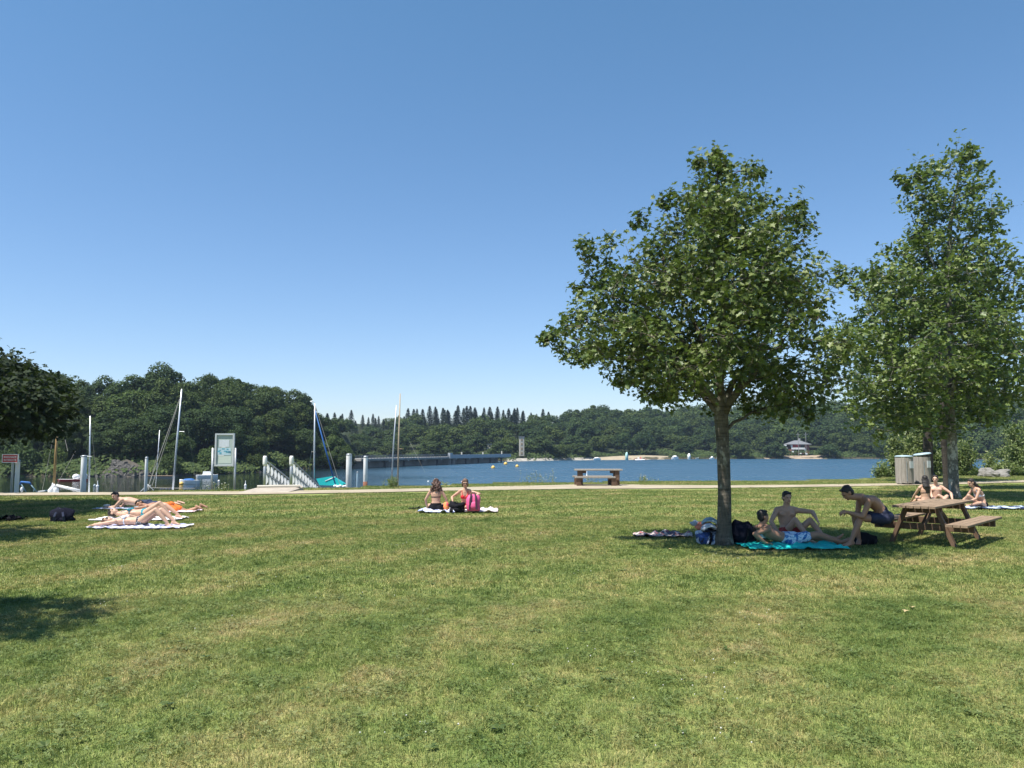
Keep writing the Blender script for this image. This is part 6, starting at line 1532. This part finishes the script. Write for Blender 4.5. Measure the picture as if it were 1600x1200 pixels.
person('man in orange shorts lying face down with his head on his arms, third from front', b10,
       dict(pel=l10(264, 793.5), sho=l10(232, 793), right=(0, 1, 0), front=(0, 0, -1), head=l10(219, 788.5, -.03), face=(-.25, -.85, -.35), headup=(-.8, 0, .45),
            hands=[[l10(212, 797, .12), (-.2, 1, 0), (-.1, -1, 0)], [l10(212, 797, -.12), (-.2, -1, 0), (-.1, 1, 0)]],
            feet=[[l10(311, 793.5, .12), (0, .2, -1)], [l10(309, 795, -.12), (0, -.2, -1)]], toes=[(.85, .1, -.45), (.85, -.1, -.5)]),
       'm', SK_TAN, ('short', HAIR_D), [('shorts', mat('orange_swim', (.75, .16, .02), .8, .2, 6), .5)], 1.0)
D11 = CAM_Z * F / (794.5 - 702); b11 = V(at(215, 794, D11).x, D11, .05); s11 = D11 / F
def l11(u, v, dy=0): return ((u - 215) * s11, dy, (794.5 - v) * s11)
person('shirtless man propped on his forearms, head raised, farthest of the four sunbathers', b11,
       dict(pel=l11(229, 789), sho=l11(193, 782.5), mid=l11(212, 786.5), right=(0, 1, 0), front=(-.2, 0, -1), head=l11(180.5, 776.5, -.03), face=(-.35, -.75, -.5), headup=(-.45, 0, .9),
            hands=[[l11(172, 793, .14), (.3, .5, -1), (-1, -.2, 0)], [l11(172, 793, -.14), (.3, -.6, -1), (-1, .1, 0)]],
            feet=[[l11(276, 788.5, .12), (0, .2, -1)], [l11(279, 789.5, -.12), (0, -.2, -1)]], toes=[(.9, .1, -.3), (.9, -.1, -.35)]),
       'm', SK_PALE, ('short', HAIR_D), [('shorts', NAVY, .5)], 1.0)

# ------------------------------------------------------------------ towels, bags
def towel(label, corners, mm, seed, cat='towel', amp=.035, n=22, name='towel', z=.05):
    """corners: four ground points; a thin crumpled cloth with thickness"""
    r = Vector((seed * 3.1, seed * 1.7, 0)); c = [Vector(p) for p in corners]; m = M(); k = n
    for lay in (0, 1):
        for i in range(k + 1):
            for j in range(k + 1):
                u, v = i / k, j / k; wob = .09 * noise.noise(Vector((u * 4, v * 4, seed * 5)))
                p = lerp(lerp(c[0], c[1], u), lerp(c[3], c[2], u), v); p = p + Vector((wob, wob, 0))
                h = z + amp * max(0, noise.noise(Vector((p.x * 7, p.y * 7, 0)) + r) + .25 * noise.noise(Vector((p.x * 19, p.y * 19, 0)) + r)) * 1.6
                m.v.append(Vector((p.x, p.y, max(h, z * .5) - (.008 if lay else 0))))
    w = k + 1; o = w * w
    for i in range(k):
        for j in range(k):
            a = i * w + j; m.f.append((a, a + w, a + w + 1, a + 1)); b = a + o; m.f.append((b, b + 1, b + w + 1, b + w))
    for i in range(k):
        for a, b in ((i, i + 1), (i * w, (i + 1) * w), (k * w + i, k * w + i + 1), (i * w + k, (i + 1) * w + k)): m.f.append((a, b, b + o, a + o))
    o_ = m.build(name, mm, None, True); tag(o_, label, cat); return o_
def rect(c, L_, Wd, rz):
    R = Matrix.Rotation(rz, 3, 'Z'); c = Vector(c); return [c + R @ Vector((x * L_ / 2, y * Wd / 2, 0)) for x, y in ((-1, -1), (1, -1), (1, 1), (-1, 1))]
towel('crumpled bright turquoise towel under the man in blue floral shorts', rect((at(1231, 850, 14.3).x, 14.15, 0), 1.75, .85, .02), mat('turquoise_towel', (.0, .46, .42), .9, .2, 5, bmp=.6), 1, amp=.055)
towel('white and navy striped towel under the nearest sunbather', rect((at(222, 824, D8).x, D8 - .02, 0), 2.0, .80, .02), print_mat('striped_towel', (.74, .72, .76), (.34, .36, .58), 1.7, kind='stripes'), 2, amp=.04)
towel('white towel under the woman in the turquoise bikini', rect((at(218, 811, D9).x, D9, 0), 2.1, .75, .03), mat('white_towel', (.74, .72, .72), .9, .08, 5, bmp=.4), 3, amp=.04)
towel('pinkish white towel under the man in orange shorts', rect((at(255, 799, D10).x, D10, 0), 1.9, .75, 0), mat('pink_white_towel', (.72, .58, .62), .9, .1, 5, bmp=.4), 4, amp=.04)
towel('pale blue towel under the farthest sunbather', rect((at(205, 794, D11).x, D11, 0), 1.9, .7, 0), mat('pale_blue_towel', (.5, .56, .72), .9, .1, 5, bmp=.4), 5, amp=.02)
towel('blue and white patterned towel under the curly-haired woman', rect((at(686, 799, D6).x, D6 - .12, 0), 1.05, 1.0, -.05), print_mat('blue_white_print', (.45, .52, .80), (.78, .78, .82), 7, (.10, .14, .35)), 6, amp=.06)
towel('pale pink and white patterned towel under the woman in red', rect((at(737, 799, D6).x, D6 + .02, 0), 1.45, .95, .04), print_mat('pink_white_print', (.72, .62, .64), (.80, .80, .80), 9, (.35, .16, .22)), 7, amp=.065)
towel('pale green blanket spread behind the turquoise towel', rect((at(1175, 838, 15.5).x, 15.9, 0), 1.1, 1.2, .1), mat('pale_green_cloth', (.26, .42, .34), .9, .12, 5, bmp=.4), 8, amp=.03, name='blanket', cat='blanket')
towel('navy and pale blue towel lying right of the pale blotched trunk', rect((at(1563, 801, 23.3).x, 23.4, 0), 2.3, .9, -.02), print_mat('navy_pale_stripes', (.02, .035, .10), (.42, .5, .6), .55, kind='stripes'), 9, amp=.04)
o = towel('crumpled cream, red and grey checked cloth left of the oak trunk', rect((at(1036, 834, 15.9).x, 15.95, 0), 1.15, .55, -.12), print_mat('checked_cloth', (.62, .52, .46), (.09, .09, .13), 6, (.42, .12, .10)), 10, amp=.07, name='blanket', cat='blanket', z=.05)
towel('dark spread cloth in the shade at the left edge', rect((at(17, 811, 19.6).x, 19.6, 0), .55, .35, 0), BLACKC, 12, amp=.10, name='cloth', cat='cloth')

def backpack(label, c, w, d, h, mm, strap_m, seed, rz=0, lean=.0, straps=True, cat='backpack', name='backpack', amp=.25):
    root = thing(name, label, cat, c, rz); m = M(); R = Matrix.Rotation(lean, 3, 'X')
    n = 12
    for i in range(9):
        t = i / 8; z = h * t; k = (1 - .0 * t) * (1 - max(0, (t - .6) / .4) ** 2 * .55) * (.9 + .1 * min(1, t * 6))
        if i == 8: k *= .55
        for j in range(n):
            a = 2 * math.pi * j / n; ca, sa = math.cos(a), math.sin(a); q = (abs(ca) ** 4 + abs(sa) ** 4) ** -.25
            p = Vector((ca * q * w / 2 * k, sa * q * d / 2 * k, z)); p *= 1 + amp * .5 * noise.noise(p * 7 + Vector((seed, 0, 0))); m.v.append(R @ p)
    for i in range(8):
        for j in range(n): m.f.append((i * n + j, i * n + (j + 1) % n, (i + 1) * n + (j + 1) % n, (i + 1) * n + j))
    m.f += [tuple(range(n - 1, -1, -1)), tuple(8 * n + j for j in range(n))]
    m.build('bag_body', mm, root, True, world=False)
    pk = M(); pk.blob(R @ Vector((0, -d * .48, h * .3)), (w * .33, d * .16, h * .22), R, seed=seed, amp=.2, n=12, m=8); pk.build('front_pocket', mm, root, True, world=False)
    if straps:
        for s in (-1, 1):
            q = M(); q.v = []; P = [R @ Vector((s * w * x, -d * y, h * z)) for x, y, z in ((.14, .44, .98), (.20, .62, .7), (.22, .62, .4), (.26, .56, .06))]
            for a, b in zip(P, P[1:]): q.beam(a, b, .05, .018, up=(0, 1, 0))
            q.build('strap', strap_m, root, world=False)
    hd_ = M(); hd_.tube([R @ Vector((-.05, 0, h * .97)), R @ Vector((-.04, 0, h * 1.07)), R @ Vector((.04, 0, h * 1.07)), R @ Vector((.05, 0, h * .97))], .01, 6); hd_.build('handle', strap_m, root, True, world=False)
    return root
backpack('bright pink backpack with dark straps standing before the woman in red', (at(739.5, 798, D6 - .45).x, D6 - .45, .06), .38, .24, .47, mat('pink_nylon', (.66, .09, .24), .6, .15, 6), mat('dark_plum_strap', (.05, .02, .04), .8, .1), 1, .0, -.12)
backpack('black slouched bag held by the woman in red', (at(714, 798, D6 - .4).x, D6 - .35, .06), .42, .26, .24, BLACKC, BLACKC, 2, -.3, .25, False, 'bag', 'bag', .9)
backpack('dark backpack slumped against the right side of the oak trunk', (at(1161, 850, 14.6).x, 14.75, .0), .50, .34, .40, mat('navy_black_nylon', (.008, .009, .018), .9, .3, 5, spec=.1), BLACKC, 3, .5, .35, True, amp=.7)
backpack('black bag on the grass behind the feet of the man on the bench', (at(1352, 845, 14.6).x, 14.7, 0), .42, .28, .2, BLACKC, BLACKC, 4, .3, .5, True, 'bag', 'bag', .8)
backpack('dark backpack lying in the shade near the left edge', (at(94, 813, 19.2).x, 19.3, 0), .50, .34, .31, mat('navy_black_nylon', (0, 0, 0)), NAVY, 5, .2, .3, True, amp=.8)
# bundle of bags and clothes with a cycle helmet, left of the oak
bb = V(at(1108, 847, 14.75).x, 14.8, 0)
backpack('blue and white rucksack lying at the left foot of the oak trunk', bb, .46, .36, .27, print_mat('blue_white_nylon', (.02, .06, .20), (.50, .55, .62), 5, (.02, .02, .03)), BLACKC, 6, .3, .2, True, amp=.6)
backpack('dark blue rucksack between the patterned rucksack and the oak trunk', bb + V(.28, .12, 0), .32, .26, .27, mat('dark_blue_nylon', (.02, .05, .10), .7, .2, 5), BLACKC, 8, -.3, .1, True, amp=.5)
def helmet(label, c, mm, s=1.0, rz=0):
    root = thing('cycle_helmet', label, 'helmet', c, rz); m = M()
    for k, (y0) in enumerate((-.085, -.045, 0, .045, .085)):      # ribs with vents between
        w = .018; pts = []
        for i in range(9): a = math.pi * i / 8; pts.append(Vector((math.cos(a) * .14 * s, y0 * s * (.6 + .4 * math.sin(a)), (math.sin(a) * .13 * math.sqrt(1 - (y0 / .12) ** 2)) * s)))
        m.tube(pts, [w * .8] + [w * 1.15] * 7 + [w * .8], 6)
    m.build('shell', mm, root, True, world=False)
    m = M(); pts = [Vector((math.cos(a) * .145 * s, math.sin(a) * .105 * s, .0)) for a in [2 * math.pi * i / 16 for i in range(17)]]; m.tube(pts, .016, 6); m.build('rim', BLACKC, root, True, world=False)
helmet('pale blue vented cycle helmet on top of the bags by the oak', bb + V(.06, .10, .33), mat('pale_blue_shell', (.25, .36, .42), .35, .1), 1.05, -.3)
helmet('white and navy cycle helmet in front of the rucksacks by the oak', bb + V(-.02, -.14, .26), mat('white_navy_shell', (.5, .52, .58), .3, .2, 4), .9, .2)
def lump(label, c, r, mm, name, cat, seed, amp=.5, nn=14):
    m = M(); m.blob(c, r, seed=seed, amp=amp, n=nn, m=10, freq=2.2); tag(m.build(name, mm, None, True), label, cat)
lump('red and salmon top heaped on the bags by the oak', bb + V(-.04, .16, .30), (.17, .12, .09), mat('salmon_cloth', (.62, .2, .13), .85, .2, 5), 'shirt', 'clothing', 3)
lump('grey and white shoe lying above the rucksacks by the oak', bb + V(-.20, .20, .36), (.09, .06, .05), mat('grey_white_shoe', (.35, .4, .46), .8, .3, 9), 'shoe', 'shoe', 5)
lump('orange and pink beach ball cloth beside the curly-haired woman', (at(697.5, 793, D6 - .25).x, D6 - .25, .17), (.085, .09, .125), print_mat('orange_pink_print', (.75, .10, .12), (.85, .28, .08), 8), 'beach_bag', 'bag', 6, .25)
lump('small black pouch at the front edge of the pale towels', (at(705.5, 802, D6 - .5).x, D6 - .62, .07), (.055, .05, .05), BLACKC, 'pouch', 'pouch', 7, .3)
def sandals(u, v, lab, rz):
    c = G(u, v); root = thing('sandal', lab, 'sandal', c, rz, None)
    m = M(); m.blob((0, 0, .045), (.14, .05, .015), n=14, m=6); m.build('sole', BLACKC, root, True, world=False)
    M().tube([(.0, -.05, .045), (.03, -.02, .085), (.03, .02, .085), (.0, .05, .045)], .012, 6).build('strap', BLACKC, root, True, world=False)
sandals(644.5, 796.5, 'black sandal on the grass left of the curly-haired woman, the left one', .1)
sandals(653.5, 796, 'black sandal next to the blue and white towel, the right one', -.3)
lump('white phone or book in the hands of the farthest sunbather', tuple(Vector(b11) + Vector(l11(168.5, 792.5, -.05)) + V(0, 0, .03)), (.10, .07, .03), WHITE, 'book', 'book', 9, .1)
lump('dark round pouch beside the cloth at the left edge', (at(22, 811, 19.4).x, 19.3, .07), (.12, .1, .09), BLACKC, 'pouch', 'pouch', 11, .4)
# dry leaves on the lawn under the trees
r = random.Random(12)
for i, (u, v) in enumerate(((1084, 866), (1426, 949), (1050, 858), (1418, 953))):
    p = G(u, v, .045); m = M(); m.add([p + Matrix.Rotation(i * 1.3, 3, 'Z') @ (Vector(q) * .09) for q in [tuple(x) for x in LEAF_V]], [tuple(x) for x in LEAF_F]); m.v = [(a, b, max(c, .03)) for a, b, c in m.v]
    tag(m.build('fallen_leaf', mat('dry_leaf', (.42, .33, .16), .8, .2)), ['pale dry leaf fallen on the lawn below the oak\'s shade', 'dry leaf at the right of the lawn in the sun', 'dry leaf just left of the oak\'s shadow edge', 'second dry leaf in the sunny right of the lawn'][i], 'leaf')

# ------------------------------------------------------------------ thin summer haze over the lake
def haze():
    m, nt, out = node_mat('summer_haze'); v = N(nt, 'ShaderNodeVolumePrincipled'); v.inputs['Color'].default_value = (.62, .78, 1.0, 1); v.inputs['Density'].default_value = 0.0002; v.inputs['Anisotropy'].default_value = .3
    L(nt, v.outputs[0], out.inputs['Volume']); b = M(); b.box((0, 345, 16), (1840, 772, 44)); tag(b.build('haze', m), kind='stuff')
haze()
